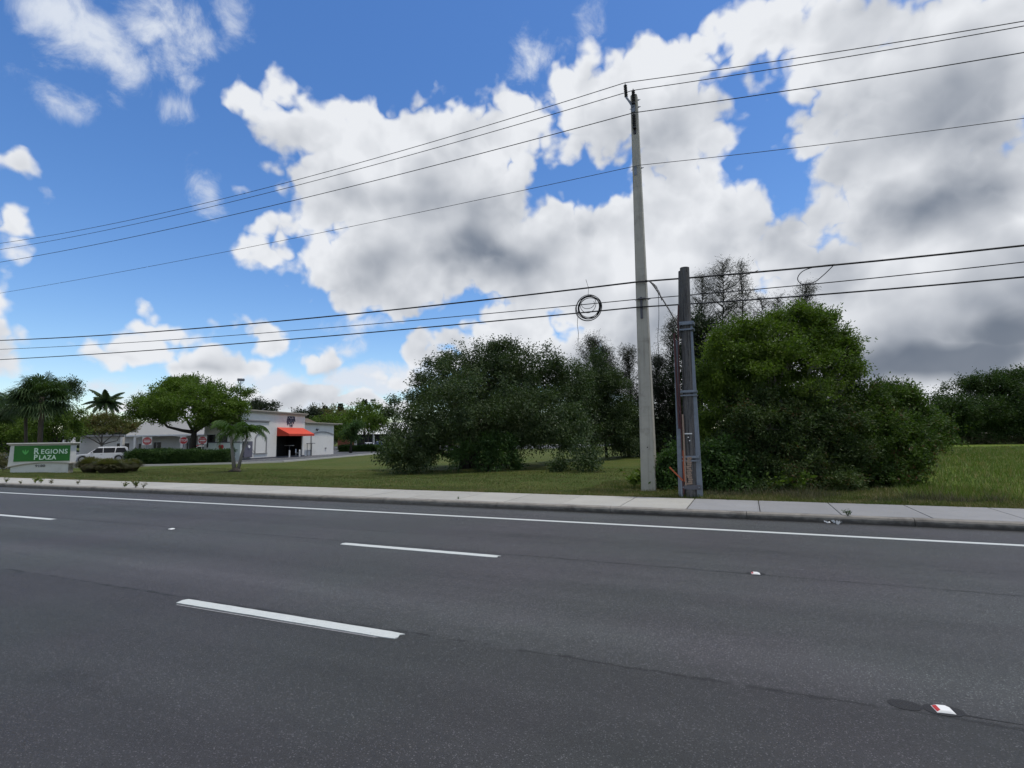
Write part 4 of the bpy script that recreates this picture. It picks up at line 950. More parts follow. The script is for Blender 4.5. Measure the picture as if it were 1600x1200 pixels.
def tree(label, cat, px, py, dep, items, leafm, n, k, leaf, spread, trunk_r=.2, trunkm='trunk', seed=1, name='tree', group=None, zb=None, fork=.3, stems=1, ntip=14, flat=.9, maxlimb=99, **kw):
    p = at(px, py, dep); zb = gz(p[0], p[1]) if zb is None else zb
    base = np.array([p[0], p[1], zb]); t = thing(name, label, cat, tuple(base), 0, group)
    lobes = lobes_of(dep, items, base, flat)
    cr, tips = crown('crown', lobes, n, k, leaf, spread, M[leafm], t, seed, **kw)
    limbs('trunk', trunk_r, lobes[:maxlimb], tips, M[trunkm], t, seed + 1, fork=fork, stems=stems, ntip=ntip)
    return t, lobes, tips
GT = 'roadside trees on the vacant lot'
# the great spreading oak
tree('huge dark spreading oak with drooping skirts of foliage left of the poles', 'tree', 735, 722, 37.5,
     [(640,655,36,42,-1),(655,690,48,36,-2.5),(620,705,22,22,-4),(706,598,48,44,1),(765,590,60,52,0),(825,595,58,50,1),(870,625,50,48,1),(745,640,90,50,-3.5),(835,655,62,46,-3),(690,650,55,45,-4),
      (900,670,34,40,-5),(915,705,26,24,-7.5),(692,572,24,20,3),(740,552,40,20,2),(795,552,44,20,1),(845,568,32,22,0),(885,605,34,40,1),(768,600,70,50,2),(780,620,70,60,4),(700,625,52,56,4),(850,640,55,50,4),(612,660,20,30,1),(635,712,34,22,-5),(672,700,26,18,-3),(900,715,30,22,-8),(925,722,26,18,-9),(868,688,38,32,-5),(840,672,44,34,-3),(895,660,36,34,-6),(720,680,50,22,2),(780,680,60,30,5),(668,608,26,26,2)],
     'oak', 4600, 40, .16, .27, .34, 'darktrunk', 11, group=GT, fork=.22, stems=3, ntip=16, maxlimb=9, droop=.35, zmin=.12, rough=.17, low=-.95, elong=1.25, inner=.3)
tree('smooth dark tree pressed against the right side of the great oak', 'tree', 925, 715, 44,
     [(905,610,38,45,0),(940,600,34,40,2),(955,640,30,55,1),(925,660,45,45,1),(975,670,34,40,3)], 'oak', 1700, 34, .17, .28, .25, 'darktrunk', 12, group=GT, fork=.3, droop=.3, zmin=.2, elong=1.2, low=-.9)
tree('fresh green shrub sprouting under the front of the great oak', 'shrub', 765, 728, 32.5,
     [(735,715,30,18,0),(775,712,32,22,0),(800,722,24,14,0),(760,700,22,18,0),(780,690,20,14,.5)], 'oakshrub', 330, 26, .16, .20, .05, 'darktrunk', 13, name='shrub', fork=.3, stems=3, zmin=.03)
# dark thicket behind
GD_ = 'dark trees behind the poles'
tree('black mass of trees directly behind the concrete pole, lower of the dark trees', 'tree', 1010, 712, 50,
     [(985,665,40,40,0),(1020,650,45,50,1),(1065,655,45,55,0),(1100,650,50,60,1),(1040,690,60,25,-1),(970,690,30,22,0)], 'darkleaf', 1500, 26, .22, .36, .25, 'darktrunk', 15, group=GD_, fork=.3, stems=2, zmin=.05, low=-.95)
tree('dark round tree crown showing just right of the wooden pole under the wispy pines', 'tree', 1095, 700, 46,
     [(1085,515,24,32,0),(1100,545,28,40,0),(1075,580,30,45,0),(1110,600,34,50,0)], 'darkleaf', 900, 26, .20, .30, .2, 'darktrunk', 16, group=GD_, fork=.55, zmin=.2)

def needles(name, P, D_, m, parent, rng, k=26, L=.32, wd=.018, sp=.22, droop=.9):
    n = len(P); loc = P[:, None, :] + rng.normal(size=(n, k, 3)) * sp; loc = loc.reshape(-1, 3)
    ax = np.repeat(D_, k, 0) + rng.normal(size=(n * k, 3)) * .55 + np.array([0, 0, -droop])
    s = L * rng.uniform(.6, 1.4, n * k)
    return leaves(name, loc, ax, s, np.full(n * k, wd), m, parent, rng)
def casuarina(label, px, pytop, dep, nb, seed, tr=.13, width=1.8, start=.25, k=26, sp=.22, wd=.03, L=.34, group='casuarina pines behind the lot', lean=0., gapy=.0, pybase=705):
    rng = np.random.default_rng(seed); p = at(px, pybase, dep); zb = gz(p[0], p[1]); H = at(px, pytop, dep)[2] - zb
    tp = at(px, pytop, dep)
    t = thing('pine_tree', label, 'tree', (p[0], p[1], zb), 0, group); mb = MB()
    top = np.array([tp[0] - p[0], tp[1] - p[1], H]) 
    def axis(u): return np.array([top[0] * u + .12 * math.sin(u * 7 + seed), top[1] * u + .1 * math.cos(u * 6 + seed), H * u])
    us = np.linspace(0, 1, 12); mb.tube([axis(u) for u in us], [tr * (1 - .92 * u) + .01 for u in us], 7)
    Pn = []; Dn = []
    for i in range(nb):
        u = start + (1 - start) * (i + rng.random()) / nb; a = rng.random() * 2 * PI
        env = math.sin(PI * min(1, max(.06, (1 - u) / (1 - start) * .85 + .08))) ** .7
        ln = width * env * rng.uniform(.55, 1.25); o = axis(u)
        dv = np.array([math.cos(a), math.sin(a), rng.uniform(.5, 1.3)]); dv /= np.linalg.norm(dv)
        e = o + dv * ln; md = (o + e) / 2 + np.array([0, 0, -.08 * ln]); mb.tube([o, md, e], [.035 * tr / .13, .022 * tr / .13, .008], 4, cap=False)
        nn = max(2, int(ln / .42))
        for j in range(nn):
            f = (j + 1 + rng.random() * .5) / (nn + .5); q = o + (e - o) * f + rng.normal(size=3) * .16
            Pn.append(q); Dn.append(dv * .6 + rng.normal(size=3) * .4)
            mb.tube([o + (e - o) * max(0, f - .15), q], [.012, .005], 3, cap=False)
    for j in range(5): Pn.append(axis(1 - .02 * j)); Dn.append(np.array([0, 0, 1.]))
    mb.build('trunk', M['darktrunk'], t, smooth=True)
    needles('crown', np.array(Pn), np.array(Dn), M['pine'], t, rng, k=k, L=L, wd=wd, sp=sp)
    return t
casuarina('bushy dark pine whose top rises over the right shoulder of the oak', 925, 532, 49, 120, 21, width=2.0, k=34, sp=.24)
casuarina('slim pine right behind it, touching the dark smooth tree', 948, 548, 50, 90, 22, width=1.5, k=30)
casuarina('thin pine spire just left of the concrete pole', 984, 548, 50, 110, 23, width=1.3, k=32)
casuarina('pine spire seen between the concrete pole and the wooden pole', 1028, 560, 50, 120, 24, width=1.5, k=34)
casuarina('pine close to the left side of the wooden pole, below the hanging cable', 1052, 500, 50, 130, 25, width=1.6, k=24)
casuarina('tall wispy pine, leftmost of the high feathery ones right of the wooden pole', 1096, 432, 52, 130, 26, width=1.9, start=.4, k=16, sp=.2, tr=.12)
casuarina('tallest wispy pine with a see-through crown above the bushy tree', 1128, 412, 52, 150, 27, width=2.1, start=.42, k=16, sp=.2, tr=.13)
casuarina('tall wispy pine with a see-through crown just right of the tallest', 1158, 414, 53, 125, 28, width=1.7, start=.45, k=16, sp=.2, tr=.12)
casuarina('short sparse pine top in the dip over the bushy tree, left one', 1192, 468, 53, 80, 29, width=1.5, start=.5, k=14, sp=.2)
casuarina('short sparse pine top in the dip over the bushy tree, right one', 1217, 466, 54, 80, 30, width=1.4, start=.5, k=14, sp=.2)
casuarina('thick pine top rising from behind the crest of the bushy tree', 1258, 446, 53, 110, 31, width=1.7, start=.5, k=24, sp=.24)
# bushy trees by the pavement
tree('tall bushy bright green tree right of the wooden pole', 'tree', 1215, 766, 18.6,
     [(1180,545,62,38,0),(1250,525,55,40,.3),(1290,545,38,38,.3),(1130,590,44,50,0),(1210,590,85,55,0),(1290,600,42,50,0),(1322,556,20,24,0),(1342,545,10,8,0),(1350,572,9,7,0),(1118,640,34,50,-.3),(1240,498,34,16,.5),(1285,515,34,24,.4),(1150,525,40,24,.3),(1320,530,24,18,.3),(1335,560,16,18,.2),(1112,560,26,36,0),(1205,640,70,70,1.2),(1320,600,26,40,0),(1180,600,50,50,.8),(1110,690,26,40,-.4)],
     'bright', 3700, 40, .10, .13, .16, 'paletrunk', 41, group=GT, fork=.3, stems=3, ntip=30, maxlimb=12, droop=.12, zmin=.4, rough=.24, asp=.36, low=-.95, elong=1.4, inner=.25)
tree('dark tangled thicket of low branches under the tall bright tree, reaching the verge', 'tree', 1225, 772, 17.4,
     [(1190,670,60,50,-.2),(1260,655,60,50,.1),(1310,660,36,50,.3),(1150,720,50,42,-.4),(1215,725,60,42,-.7),(1285,722,60,42,-.6),(1330,730,34,34,-.4),(1140,752,50,22,-.7),(1230,758,80,20,-1.1),(1310,756,50,20,-.8),(1230,690,90,60,.5),(1175,640,40,30,.2)],
     'tangle', 2900, 36, .095, .12, .11, 'paletrunk', 46, group=GT, fork=.12, stems=5, ntip=30, droop=.15, zmin=.03, rough=.16, asp=.36, low=-.95, elong=1.5, inner=.3)
tree('lower bushy tree with reddish tinged leaves, right of the tall bright one', 'tree', 1385, 765, 18.2,
     [(1350,640,38,36,0),(1385,630,34,30,.3),(1412,640,28,28,.3),(1370,685,56,50,-.6),(1410,692,36,46,-.4),(1425,722,24,34,-.6),(1340,735,50,36,-.9),(1390,742,46,28,-1.0),(1425,748,20,18,-.9),(1340,680,38,60,0),(1418,616,12,14,.4),(1365,602,14,10,.6)],
     'mixed', 2400, 38, .10, .12, .13, 'paletrunk', 42, group=GT, fork=.2, stems=3, ntip=28, droop=.2, zmin=.03, asp=.38, low=-.95, elong=1.4)
GS = 'leafy shrubs at the foot of the poles'
tree('broad leaved green bush between the two poles', 'shrub', 1048, 768, 16.9, [(1045,735,20,28,0),(1060,715,14,22,.2),(1034,752,14,16,-.2)], 'oakshrub', 260, 26, .11, .10, .03, 'darktrunk', 43, name='shrub', group=GS, stems=3, zmin=.02)
tree('broad leaved green bush just right of the wooden pole', 'shrub', 1125, 770, 16.6, [(1115,725,26,30,0),(1145,730,28,32,0),(1165,745,24,22,0),(1110,755,20,16,-.2),(1140,758,34,14,-.4)], 'oakshrub', 480, 26, .11, .11, .03, 'darktrunk', 44, name='shrub', group=GS, stems=4, zmin=.02)
tree('dark green tree beyond the field edge, behind the reddish bushy tree', 'tree', 1450, 705, 42, [(1430,660,30,28,0),(1458,668,28,26,0),(1478,680,16,14,0),(1440,690,40,16,0)], 'mixed', 520, 26, .18, .25, .15, 'darktrunk', 45, fork=.3, stems=2, zmin=.05)
# far right: layered umbrella trees
GF = 'spreading trees along the far side of the field'
def layered(label, px, dep, items, seed, n=900):
    return tree(label, 'tree', px, 700, dep, items, 'umbrella', n, 28, .26, .40, .3, 'paletrunk', seed, group=GF, fork=.35, stems=2, ntip=12, droop=-.05, zmin=.1, low=-.5, flat=1.0, asp=.5, rough=.25)
layered('far spreading tree at the left end of the row across the field', 1478, 78, [(1470,632,28,12,0),(1500,640,34,14,-2),(1480,655,40,14,0),(1462,668,24,20,0),(1500,675,36,18,-1)], 51, 800)
layered('far spreading tree in layered tiers, middle of the row across the field', 1530, 80, [(1505,602,22,8,0),(1535,596,30,9,0),(1560,608,34,10,-2),(1525,618,40,10,2),(1510,650,40,11,-3),(1550,640,44,12,-4),(1540,668,50,20,-3)], 52, 1250)
layered('far spreading tree cut by the right edge of the photo', 1600, 78, [(1585,594,26,9,0),(1615,588,30,12,0),(1590,612,34,12,-2),(1620,630,36,22,0),(1590,650,40,14,-3),(1600,675,44,20,-3)], 53, 1200)
layered('low dark tree filling the gap below the tiers across the field', 1575, 88, [(1520,672,44,22,0),(1575,668,44,26,0),(1630,668,40,26,0),(1485,680,24,16,0)], 54, 900)
# ------------------------------------------------ left side trees
tree('big round green shade tree behind the hedge and STOP sign', 'tree', 301, 706, 62,
     [(235,640,30,26,0),(262,618,34,22,0),(305,610,40,18,1),(350,624,34,20,0),(370,646,18,20,0),(300,633,65,26,-2),(345,640,38,22,-1),(252,643,30,15,-1),(328,655,30,14,-2),(222,640,20,15,0),(285,604,26,10,2)],
     'mid', 2300, 32, .21, .26, .34, 'darktrunk', 61, fork=.5, ntip=14, maxlimb=7, droop=.05, zmin=2.4, low=-.8, rough=.14, elong=1.2)
tree('small umbrella shaped tree with sparse olive and rusty foliage behind the white car', 'tree', 159, 703, 72,
     [(135,664,26,9,0),(165,657,34,9,0),(195,664,20,9,0),(150,672,34,7,-1),(185,672,24,7,-1),(118,670,12,8,0)], 'olive', 1100, 24, .17, .20, .16, 'paletrunk', 62, fork=.45, ntip=14, droop=-.05, zmin=2.2, low=-.5)
tree('dense dark green tree behind the left palms and sign', 'tree', 88, 705, 62, [(75,655,32,16,0),(105,655,26,14,0),(90,672,40,18,0),(60,675,24,22,0)], 'mid', 620, 26, .22, .27, .2, 'darktrunk', 63, fork=.4, zmin=.6)
tree('dark hedge-like tree at the left edge of the photo', 'tree', 18, 710, 66, [(5,665,26,16,0),(32,672,24,20,0),(10,690,34,20,0),(45,692,20,16,0),(-25,670,30,24,0)], 'mid', 700, 26, .24, .30, .2, 'darktrunk', 64, fork=.3, zmin=.1)
tree('airy blue-green tree right behind the crown of the larger palm', 'tree', 104, 700, 70, [(100,620,22,22,0),(112,608,14,14,0),(92,640,18,14,0)], 'palm', 260, 24, .22, .28, .14, 'darktrunk', 65, fork=.6, zmin=3)
tree('dark tree top showing between the shade tree and the shop parapet', 'tree', 409, 700, 100, [(400,640,18,10,0),(415,636,16,9,0),(425,642,10,7,0),(408,655,26,14,0)], 'darkleaf', 330, 24, .32, .42, .3, 'darktrunk', 66, fork=.5, zmin=2)
GB = 'trees beyond the shop roof'
for i, (lab, px, dep, items, lm, n) in enumerate([
    ('rounded dark green tree top just right of the shop parapet', 480, 130, [(478,645,20,7,0),(490,655,24,12,0),(470,662,20,12,0)], 'darkleaf', 300),
    ('olive tree under the pair of pointed tops behind the shop', 512, 135, [(505,648,22,9,0),(530,646,20,9,0),(515,660,40,12,0)], 'olive', 380),
    ('bright green rounded tree behind the low shop wing', 520, 120, [(515,658,26,9,0),(540,662,18,10,0),(500,668,26,10,0),(525,675,30,12,0)], 'bright', 380),
    ('leafy green tree in front of the distant shop, beside the oak', 568, 100, [(560,645,22,14,0),(585,645,18,14,0),(570,660,30,14,0),(548,665,16,14,0),(592,665,16,16,0)], 'mid', 560),
    ('small light green tree between the shop corner and the leafy tree', 548, 90, [(545,673,12,10,0),(556,668,10,9,0),(550,682,14,8,0)], 'oakshrub', 240),
    ('dark far trees at the end of the car park, low behind everything', 560, 150, [(520,672,40,16,0),(570,668,40,18,0),(620,660,40,24,0)], 'darkleaf', 360)]):
    tree(lab, 'tree', px, 700, dep, items, lm, n, 22, .34 * dep / 110, .42 * dep / 110, .22, 'darktrunk', 70 + i, group=GB, fork=.5, zmin=(.5 if i in (5,) else 1.6), zb=-.3)
tree('far green treeline tree at the horizon left of the palm', 'tree', 20, 690, 120, [(-10,650,30,10,0),(15,655,30,8,0),(40,662,24,8,0)], 'darkleaf', 260, 24, .36, .45, .3, 'darktrunk', 78, fork=.4, zb=-.3)
tree('far tree low behind the plaza roof', 'tree', 215, 690, 125, [(185,668,24,9,0),(215,664,20,8,0),(150,676,30,10,0)], 'darkleaf', 240, 24, .36, .45, .3, 'darktrunk', 79, fork=.4, zb=-.3)
for i, (px, py, dep, lab) in enumerate([(507,634,135,'left pointed conifer top behind the shop'), (531,630,135,'right, taller pointed conifer top behind the shop'), (569,624,125,'pointed conifer top left of the distant lamp'), (575,631,126,'shorter conifer top beside the distant lamp')]):
    p = at(px, 695, dep); t = thing('conifer', lab, 'tree', (p[0], p[1], -.3), 0, 'pointed conifers on the skyline'); H = at(px, py, dep)[2] + .3
    rng = np.random.default_rng(90 + i); u = rng.random(700) ** .8; r = (1 - u) * 1.5 + .12; a = rng.random(700) * 2 * PI
    P = np.stack([r * np.cos(a), r * np.sin(a), H * (.5 + .5 * u)], 1)
    leaves('crown', P, np.stack([np.cos(a), np.sin(a), -.2 + 0 * a], 1) + rng.normal(size=(700, 3)) * .4, np.full(700, .55), np.full(700, .3), M['darkleaf'], t, rng)
    m = MB(); m.tube([(0, 0, -.1), (0, 0, H * .95)], [.2, .03], 6); m.build('trunk', M['darktrunk'], t)

# palms
def feather_palm(parent, o, n, L, lw, m, seed, rise=.9, sag=1.5, r_lf=.34, pairs=20, mt='palm', lo=-.15, reps=2):
    rng = np.random.default_rng(seed); V = []; Fc = []; mb = MB()
    for i in range(n):
        a = 2 * PI * i / n * 1.0 + rng.normal() * .15; el0 = rng.uniform(lo, 1.25) * rise; ln = L * rng.uniform(.8, 1.1)
        h = np.array([math.cos(a), math.sin(a), 0.]); pts = []
        pos = np.array(o, float); e = el0
        for s in range(pairs + 1):
            pts.append(pos.copy()); pos = pos + (h * math.cos(e) + np.array([0, 0, math.sin(e)])) * ln / pairs; e -= sag / pairs * (1 + .5 * s / pairs)
        mb.tube(pts[::3] + [pts[-1]], [.022 * (1 - .8 * k / (len(pts[::3]))) for k in range(len(pts[::3]) + 1)], 4, cap=False)
        side = np.array([-h[1], h[0], 0.])
        for s in range(2, pairs + 1):
            u = s / pairs; ll = r_lf * L * math.sin(PI * (.12 + .83 * u)) ** .7
            tdir = unit(pts[s] - pts[s - 1])
            for sg in (-1, 1):
                for rep in range(reps):
                    dd = unit(side * sg * .9 + tdir * .55 + np.array([0, 0, -.55 - .3 * rng.random()]) + rng.normal(size=3) * .12)
                    b0 = pts[s] + tdir * (rep * .5 * ln / pairs); w_ = unit(np.cross(dd, side * sg + [0, 0, .3])) * lw * .5
                    w2 = tdir * lw * .5; k = len(V)
                    V += [b0 - w2, b0 + w2, b0 + dd * ll * .6 + w2 + [0, 0, -.05 * ll], b0 + dd * ll + [0, 0, -.25 * ll]]; Fc.append((k, k + 1, k + 2, k + 3))
    npmesh('fronds', np.array(V), Fc, M[mt], parent); mb.build('frond_stalks', M[mt], parent)
# twin trunked small palm on the lawn
base = gp(367, 737, -.28); base = np.array([base[0], base[1], gz(base[0], base[1])])
dep_p = float((base - CAM) @ FW)
t = thing('palm_tree', 'small palm with two leaning trunks on the lawn in front of the shop', 'palm', tuple(base))
e1 = at(361, 681, dep_p) - base; e2 = at(386, 684, dep_p + .6) - base
m = MB(); m.tube([(0, 0, -.1), tuple(e1 * .5 + [-.03, 0, 0]), tuple(e1)], [.15, .11, .09], 9); m.build('trunk', M['paletrunk'], t, smooth=True)
m = MB(); m.tube([(.12, .1, -.1), tuple(e2 * .5 + [-.05, .1, .02]), tuple(e2)], [.13, .095, .08], 9); m.build('trunk', M['paletrunk'], t, smooth=True)
for e, s in ((e1, 1), (e2, 2)):
    m = MB(); m.tube([tuple(e), tuple(e + [0, 0, .55])], [.075, .04], 8); m.build('crownshaft', M['palmlight'], t, smooth=True)
    feather_palm(t, e + [0, 0, .45], 14, 1.75, .045, None, 100 + s, mt='palmlight', sag=1.75, r_lf=.30, pairs=22, rise=1.15, reps=1)
m = MB(); r_ = random.Random(3)
m.tube([(-.7, 0, .02), (-.3, .05, .07), (0, 0, .13), (.3, .06, .08), (.55, 0, .03)], [.05, .14, .22, .17, .05], 8)
m.build('root_boss', M['trunk'], t, bevel=.02)
# distant coconut palm
p = at(167, 700, 105); t = thing('palm_tree', 'tall slim palm with a star shaped crown against the sky behind the plaza', 'palm', (p[0], p[1], -.3))
q = at(166, 628, 105) - np.array([p[0], p[1], -.3]); m = MB(); m.tube([(0, 0, 0), tuple(q * .5 + [.2, 0, 0]), tuple(q)], [.24, .19, .15], 8); m.build('trunk', M['paletrunk'], t)
feather_palm(t, q, 26, 3.4, .26, None, 111, mt='palm', sag=.8, r_lf=.24, pairs=20, rise=1.0, lo=-.5)
# cabbage palms with fan leaves
def fan_palm(label, px, py, dep, r_crown, nfan, seed, pxb=None, tr=.2):
    p = at(pxb or px, 710, dep); base = np.array([p[0], p[1], -.25]); t = thing('cabbage_palm', label, 'palm', tuple(base), 0, 'cabbage palms by the sign')
    top = at(px, py, dep) - base; m = MB(); m.tube([(0, 0, -.1), tuple(top * .5), tuple(top)], [tr * 1.15, tr, tr * 1.1], 10); m.build('trunk', M['trunk'], t, smooth=True)
    rng = np.random.default_rng(seed); V = []; Fc = []; mb = MB()
    for i in range(nfan):
        a = rng.random() * 2 * PI; e = rng.uniform(-.75, 1.45); d = np.array([math.cos(a) * math.cos(e), math.sin(a) * math.cos(e), math.sin(e)])
        st = r_crown * rng.uniform(.35, .62); c = top + d * st + np.array([0, 0, -.12 * st]); mb.tube([top, (top + c) / 2 + [0, 0, .06], c], [.03, .02, .015], 4, cap=False)
        s = unit(np.cross(d, [0, 0, 1.])); n_ = np.cross(s, d); fl = r_crown * .55
        for j in range(22):
            th = (j / 21 - .5) * 4.2; dd = unit(d * math.cos(th) + s * math.sin(th) + n_ * .12 * math.cos(th * 2)); ll = fl * rng.uniform(.8, 1.15)
            sd_ = unit(np.cross(dd, n_)) * .045; k = len(V); mid = c + dd * ll * .6; V += [c, mid - sd_, c + dd * ll + [0, 0, -.35 * ll], mid + sd_]; Fc.append((k, k + 1, k + 2, k + 3))
    npmesh('fronds', np.array(V), Fc, M['palm'], t); mb.build('frond_stalks', M['palm'], t)
fan_palm('larger cabbage palm with a thick trunk rising behind the green sign', 66, 620, 50, 2.75, 90, 121, 62, .20)
fan_palm('cabbage palm on the left of the pair, leaning fronds over the sign', 40, 632, 54, 2.3, 60, 122, 42, .14)
fan_palm('cabbage palm cut off by the left edge of the photo', -6, 640, 55, 2.2, 50, 123, -8, .2)

# hedges and low planting
def hedge(label, pa, pb, dep_a, dep_b, h, wd, seed, n=2600, leaf=.13):
    a = at(pa, 700, dep_a); b = at(pb, 700, dep_b); d = b - a; L = float(np.hypot(d[0], d[1])); ang = math.atan2(d[1], d[0])
    t = thing('hedge', label, 'hedge', (a[0], a[1], -.3), ang); rng = np.random.default_rng(seed)
    u = rng.random((n, 3)); P = np.stack([u[:, 0] * L, (u[:, 1] - .5) * wd, u[:, 2] * h], 1)
    f = rng.integers(0, 4, n); P[f == 0, 2] = h * (1 + rng.normal(size=(f == 0).sum()) * .035); P[f == 1, 1] = -wd / 2 + rng.normal(size=(f == 1).sum()) * .06; P[f == 3, 1] = -wd / 2 + rng.normal(size=(f == 3).sum()) * .05
    P[:, 2] += .07 * np.sin(P[:, 0] * 1.3 + seed) * (P[:, 2] / h)
    k = 8; loc = (P[:, None] + rng.normal(size=(n, k, 3)) * .09).reshape(-1, 3); loc[:, 2] = np.maximum(loc[:, 2], .04)
    s = leaf * rng.uniform(.7, 1.3, n * k); leaves('foliage', loc, rng.normal(size=(n * k, 3)) + [0, -.4, .4], s, s * .5, M['hedge'], t, rng)
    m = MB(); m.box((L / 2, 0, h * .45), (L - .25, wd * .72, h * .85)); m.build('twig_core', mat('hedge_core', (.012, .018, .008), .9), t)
hedge('long clipped dark green hedge along the front of the car park', 204, 364, 55.5, 54.5, 1.22, 1.5, 131, 5200)
hedge('second clipped hedge before the car park beyond the shop', 532, 608, 100, 97, 1.05, 1.4, 132, 2000, .2)
hedge('low hedge in front of the plaza porch', 212, 282, 76, 74, 1.15, 1.1, 133, 1500, .16)
def fountain(px, py, h, r, seed, label):
    g = gp(px, py, -.05); z = gz(g[0], g[1]); t = thing('ornamental_grass', label, 'plant', (g[0], g[1], z), 0, 'ornamental grasses beside the sign')
    rng = np.random.default_rng(seed); n = 2600; a = rng.random(n) * 2 * PI; q = rng.random(n) ** .7
    b = np.stack([.35 * r * q * np.cos(a), .35 * r * q * np.sin(a), 0 * a], 1); o = np.stack([np.cos(a), np.sin(a), 0 * a], 1)
    ln = h * rng.uniform(.7, 1.15, n)[:, None]; q = q[:, None]; wv_ = np.cross(o, [0, 0, 1.]) * .022
    m1 = b + o * r * .40 * q + np.array([0, 0, 1]) * ln * (.72 - .12 * q); e = b + o * r * (.15 + .85 * q) * rng.uniform(.7, 1.1, (n, 1)) + np.array([0, 0, 1]) * ln * (1 - .55 * q ** 2)
    V = np.stack([b - wv_, b + wv_, m1 + wv_, m1 - wv_], 1).reshape(-1, 3); V2 = np.stack([m1 - wv_, m1 + wv_, e + wv_ * .5, e - wv_ * .5], 1).reshape(-1, 3)
    npmesh('blades', np.concatenate([V, V2]), np.arange(8 * n).reshape(-1, 4), M['fgrass'], t)
    
fountain(140, 738, 1.0, .9, 141, 'brownish fountain grass clump touching the right end of the sign')
fountain(168, 739, .92, 1.05, 142, 'widest greenish fountain grass clump in the middle')
fountain(191, 736, .88, .8, 143, 'rusty fountain grass clump, second from the right')
fountain(207, 732, .9, .7, 144, 'purplish fountain grass clump at the right end')
tree('low clipped bush peeping out left of the green sign', 'shrub', 5, 735, 40, [(4,722,16,11,0),(-12,722,16,12,0)], 'fgrass', 200, 20, .12, .12, .03, 'darktrunk', 145, name='shrub', zmin=.02)

# weeds
def weed(x, y, h, n, label, seed, mt='oakshrub', z=.155, grp='weeds growing through the pavement'):
    t = thing('weed', label, 'weed', (x, y, z), 0, grp); rng = np.random.default_rng(seed); mb = MB(); P = []; A_ = []
    for i in range(n):
        a = rng.random() * 2 * PI; e = np.array([math.cos(a) * h * .7, math.sin(a) * h * .4, h]) * rng.uniform(.5, 1.)
        mb.tube([(0, 0, -.01), tuple(e * .5 + [0, 0, .02]), tuple(e)], [.006, .004, .002], 4)
        for k in range(9): f = rng.uniform(.25, 1.05); P.append(e * f + rng.normal(size=3) * .012); A_.append(np.array([rng.normal(), rng.normal(), .4]))
    mb.build('stems', M[mt], t); P = np.array(P); s = h * .30 * rng.uniform(.6, 1.3, len(P)); P[:, 2] = np.maximum(P[:, 2], .01)
    leaves('leaves', P, np.array(A_), s, s * .45, M[mt], t, rng)
for i, (px, py, h, n, lab, mt) in enumerate([(10,754,.22,9,'flat green weed at the far left of the pavement edge','blade'),(32,756,.14,8,'low green weed second from the left on the pavement','blade'),
    (55,755,.32,9,'taller weed in the left clump on the pavement below the sign','fieldblade'),(64,755,.28,8,'weed at the right of the left clump on the pavement','fieldblade'),(80,756,.20,6,'dry little weed right of the clump','dryblade'),
    (122,757,.20,5,'sparse dry weed midway along the kerb','dryblade'),(195,761,.26,7,'dark upright weed at the kerb, left of the pair','blade'),(212,762,.30,9,'greener weed at the kerb, right of the pair','blade'),(224,763,.22,5,'thin dry stalk beside the pair of kerb weeds','dryblade'),
    (716,780,.07,4,'tiny green sprout at the kerb joint near the middle','oakshrub'),(1325,806,.12,10,'small green weed in the pavement joint on the right','oakshrub')]):
    g = gp(px, py, .15); weed(g[0], max(g[1], 13.1), h, n, lab, 150 + i, mt)
# saplings and dry weeds at the foot of the bushy trees
for i, (px, py, h, n, lab) in enumerate([(1215,772,.5,9,'yellow-green sapling at the foot of the tall bushy tree, left'),(1247,772,.62,10,'yellow-green sapling at the foot of the tall bushy tree, right'),(990,764,.75,14,'pale tuft of tall weeds left of the concrete pole'),(1040,762,.5,12,'tuft of weeds right of the concrete pole foot')]):
    g = gp(px, py, .12); weed(g[0], max(g[1], 15.8), h, n, lab, 170 + i, 'bright' if i < 2 else 'fieldblade', gz(g[0], max(g[1], 15.8)), 'tall weeds by the pavement')

# grass (nobody could count the blades)
def blades(name, n, xf, yf, hf, mt, seed, wd=.007, label=None, lean=.35):
    rng = np.random.default_rng(seed); x = xf(rng, n); y = yf(rng, n, x); h = hf(rng, n, x, y)
    ok = h > 0; x, y, h = x[ok], y[ok], h[ok]; n = len(x)
    z = np.array([gz(a, b_) for a, b_ in zip(x, y)]) - .01
    a = rng.random(n) * 2 * PI; wv_ = np.stack([np.cos(a), np.sin(a), 0 * a], 1) * (wd * np.maximum(1, y / 18))[:, None]
    B = np.stack([x, y, z], 1); l = rng.normal(size=(n, 2)) * lean; E_ = B + np.stack([l[:, 0] * h, l[:, 1] * h, h], 1)
    V = np.stack([B - wv_, B + wv_, E_], 1).reshape(-1, 3)
    return kind(npmesh(name, V, np.arange(3 * n).reshape(n, 3), M[mt]), 'stuff', label)
clump = lambda x, y: .5 + .5 * np.sin(x * 1.7 + np.sin(y * 2.1) * 1.3) * np.cos(y * 1.9 + x * .6)
blades('lawn_grass', 150000, lambda r, n: r.uniform(-46, 4, n), lambda r, n, x: 15.42 + (r.random(n) ** 1.5) * 16, lambda r, n, x, y: r.uniform(.035, .085, n) * (.7 + .6 * clump(x * .6, y * .6)), 'blade', 201, label='short patchy lawn grass')
blades('verge_grass', 46000, lambda r, n: r.uniform(-46, 14, n), lambda r, n, x: 15.40 + np.abs(r.normal(size=n)) * .16 - .05 * clump(x * 3, x), lambda r, n, x, y: r.uniform(.03, .13, n) * (.45 + .8 * clump(x * 2.3, y)), 'vergeblade', 202, wd=.006, lean=.6, label='ragged grass edging the pavement')
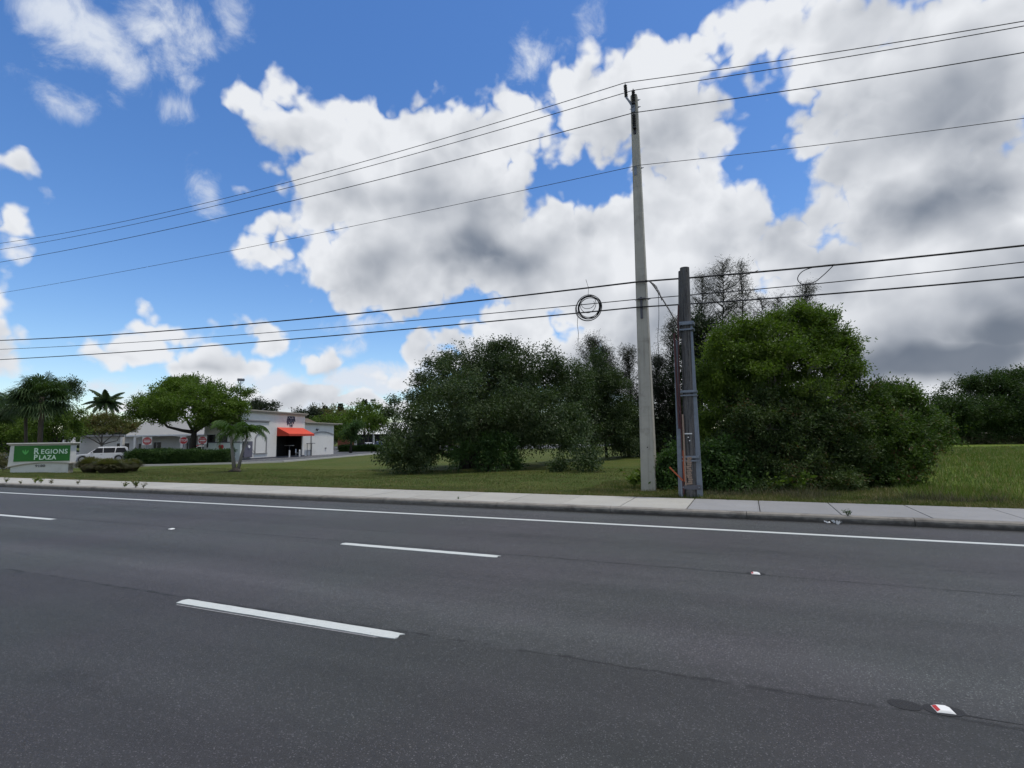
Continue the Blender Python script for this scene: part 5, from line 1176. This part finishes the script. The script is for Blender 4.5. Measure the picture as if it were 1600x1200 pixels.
blades('field_grass', 150000, lambda r, n: r.uniform(2.5, 44, n), lambda r, n, x: 15.6 + (r.random(n) ** 1.4) * 60, lambda r, n, x, y: np.where(x > y * .17 + .6, r.uniform(.10, .30, n) * (.5 + .9 * clump(x * .5, y * .4)) * np.clip((y - 15.0) / 2.2, .3, 1), 0), 'fieldblade', 203, wd=.011, label='rough knee-high grass of the vacant field')
blades('understory_weeds', 9000, lambda r, n: r.uniform(-1.2, 5.6, n), lambda r, n, x: 15.9 + r.random(n) ** 1.2 * 1.3, lambda r, n, x, y: r.uniform(.06, .30, n) * (.35 + .9 * clump(x * 1.5, y * 2)) * np.clip((y - 15.5) / 1.0, .2, 1) * (clump(x * 1.1 + 2, y) > .45), 'dryblade', 204, wd=.008, label='dry weeds under the bushy trees')
blades('shade_grass', 60000, lambda r, n: r.uniform(-5, 6.5, n), lambda r, n, x: 15.5 + r.random(n) ** 1.3 * 6, lambda r, n, x, y: r.uniform(.05, .18, n) * (.3 + .7 * clump(x, y)), 'vergeblade', 205, wd=.008, label='longer grass round the poles')
rg = np.random.default_rng(206)
x = rg.uniform(14, 52, 5000); y = 98 - .0 * x + rg.uniform(-2, 1.5, 5000) - (x - 33) * -.12
P = np.stack([x, y, rg.uniform(-.0, .7, 5000)], 1)
kind(leaves('brown_brush', P, rg.normal(size=(5000, 3)) + [0, 0, 1.2], np.full(5000, .8), np.full(5000, .16), M['dryblade'], None, rg), 'stuff', 'brown brush along the far edge of the field')
# far treeline all round the horizon, a wood that reads as one mass
rg = np.random.default_rng(207); n = 9000; th = rg.uniform(-1.75, 1.0, n); Rr = rg.uniform(185, 230, n)
hh = 6 + 2.5 * np.sin(th * 23) + 1.5 * np.sin(th * 57 + 1); P = np.stack([np.sin(th) * Rr, np.cos(th) * Rr, rg.random(n) * hh], 1)
kind(leaves('distant_wood', P, rg.normal(size=(n, 3)), np.full(n, 3.2), np.full(n, 2.2), M['darkleaf'], None, rg), 'stuff', 'distant dark wood along the horizon')
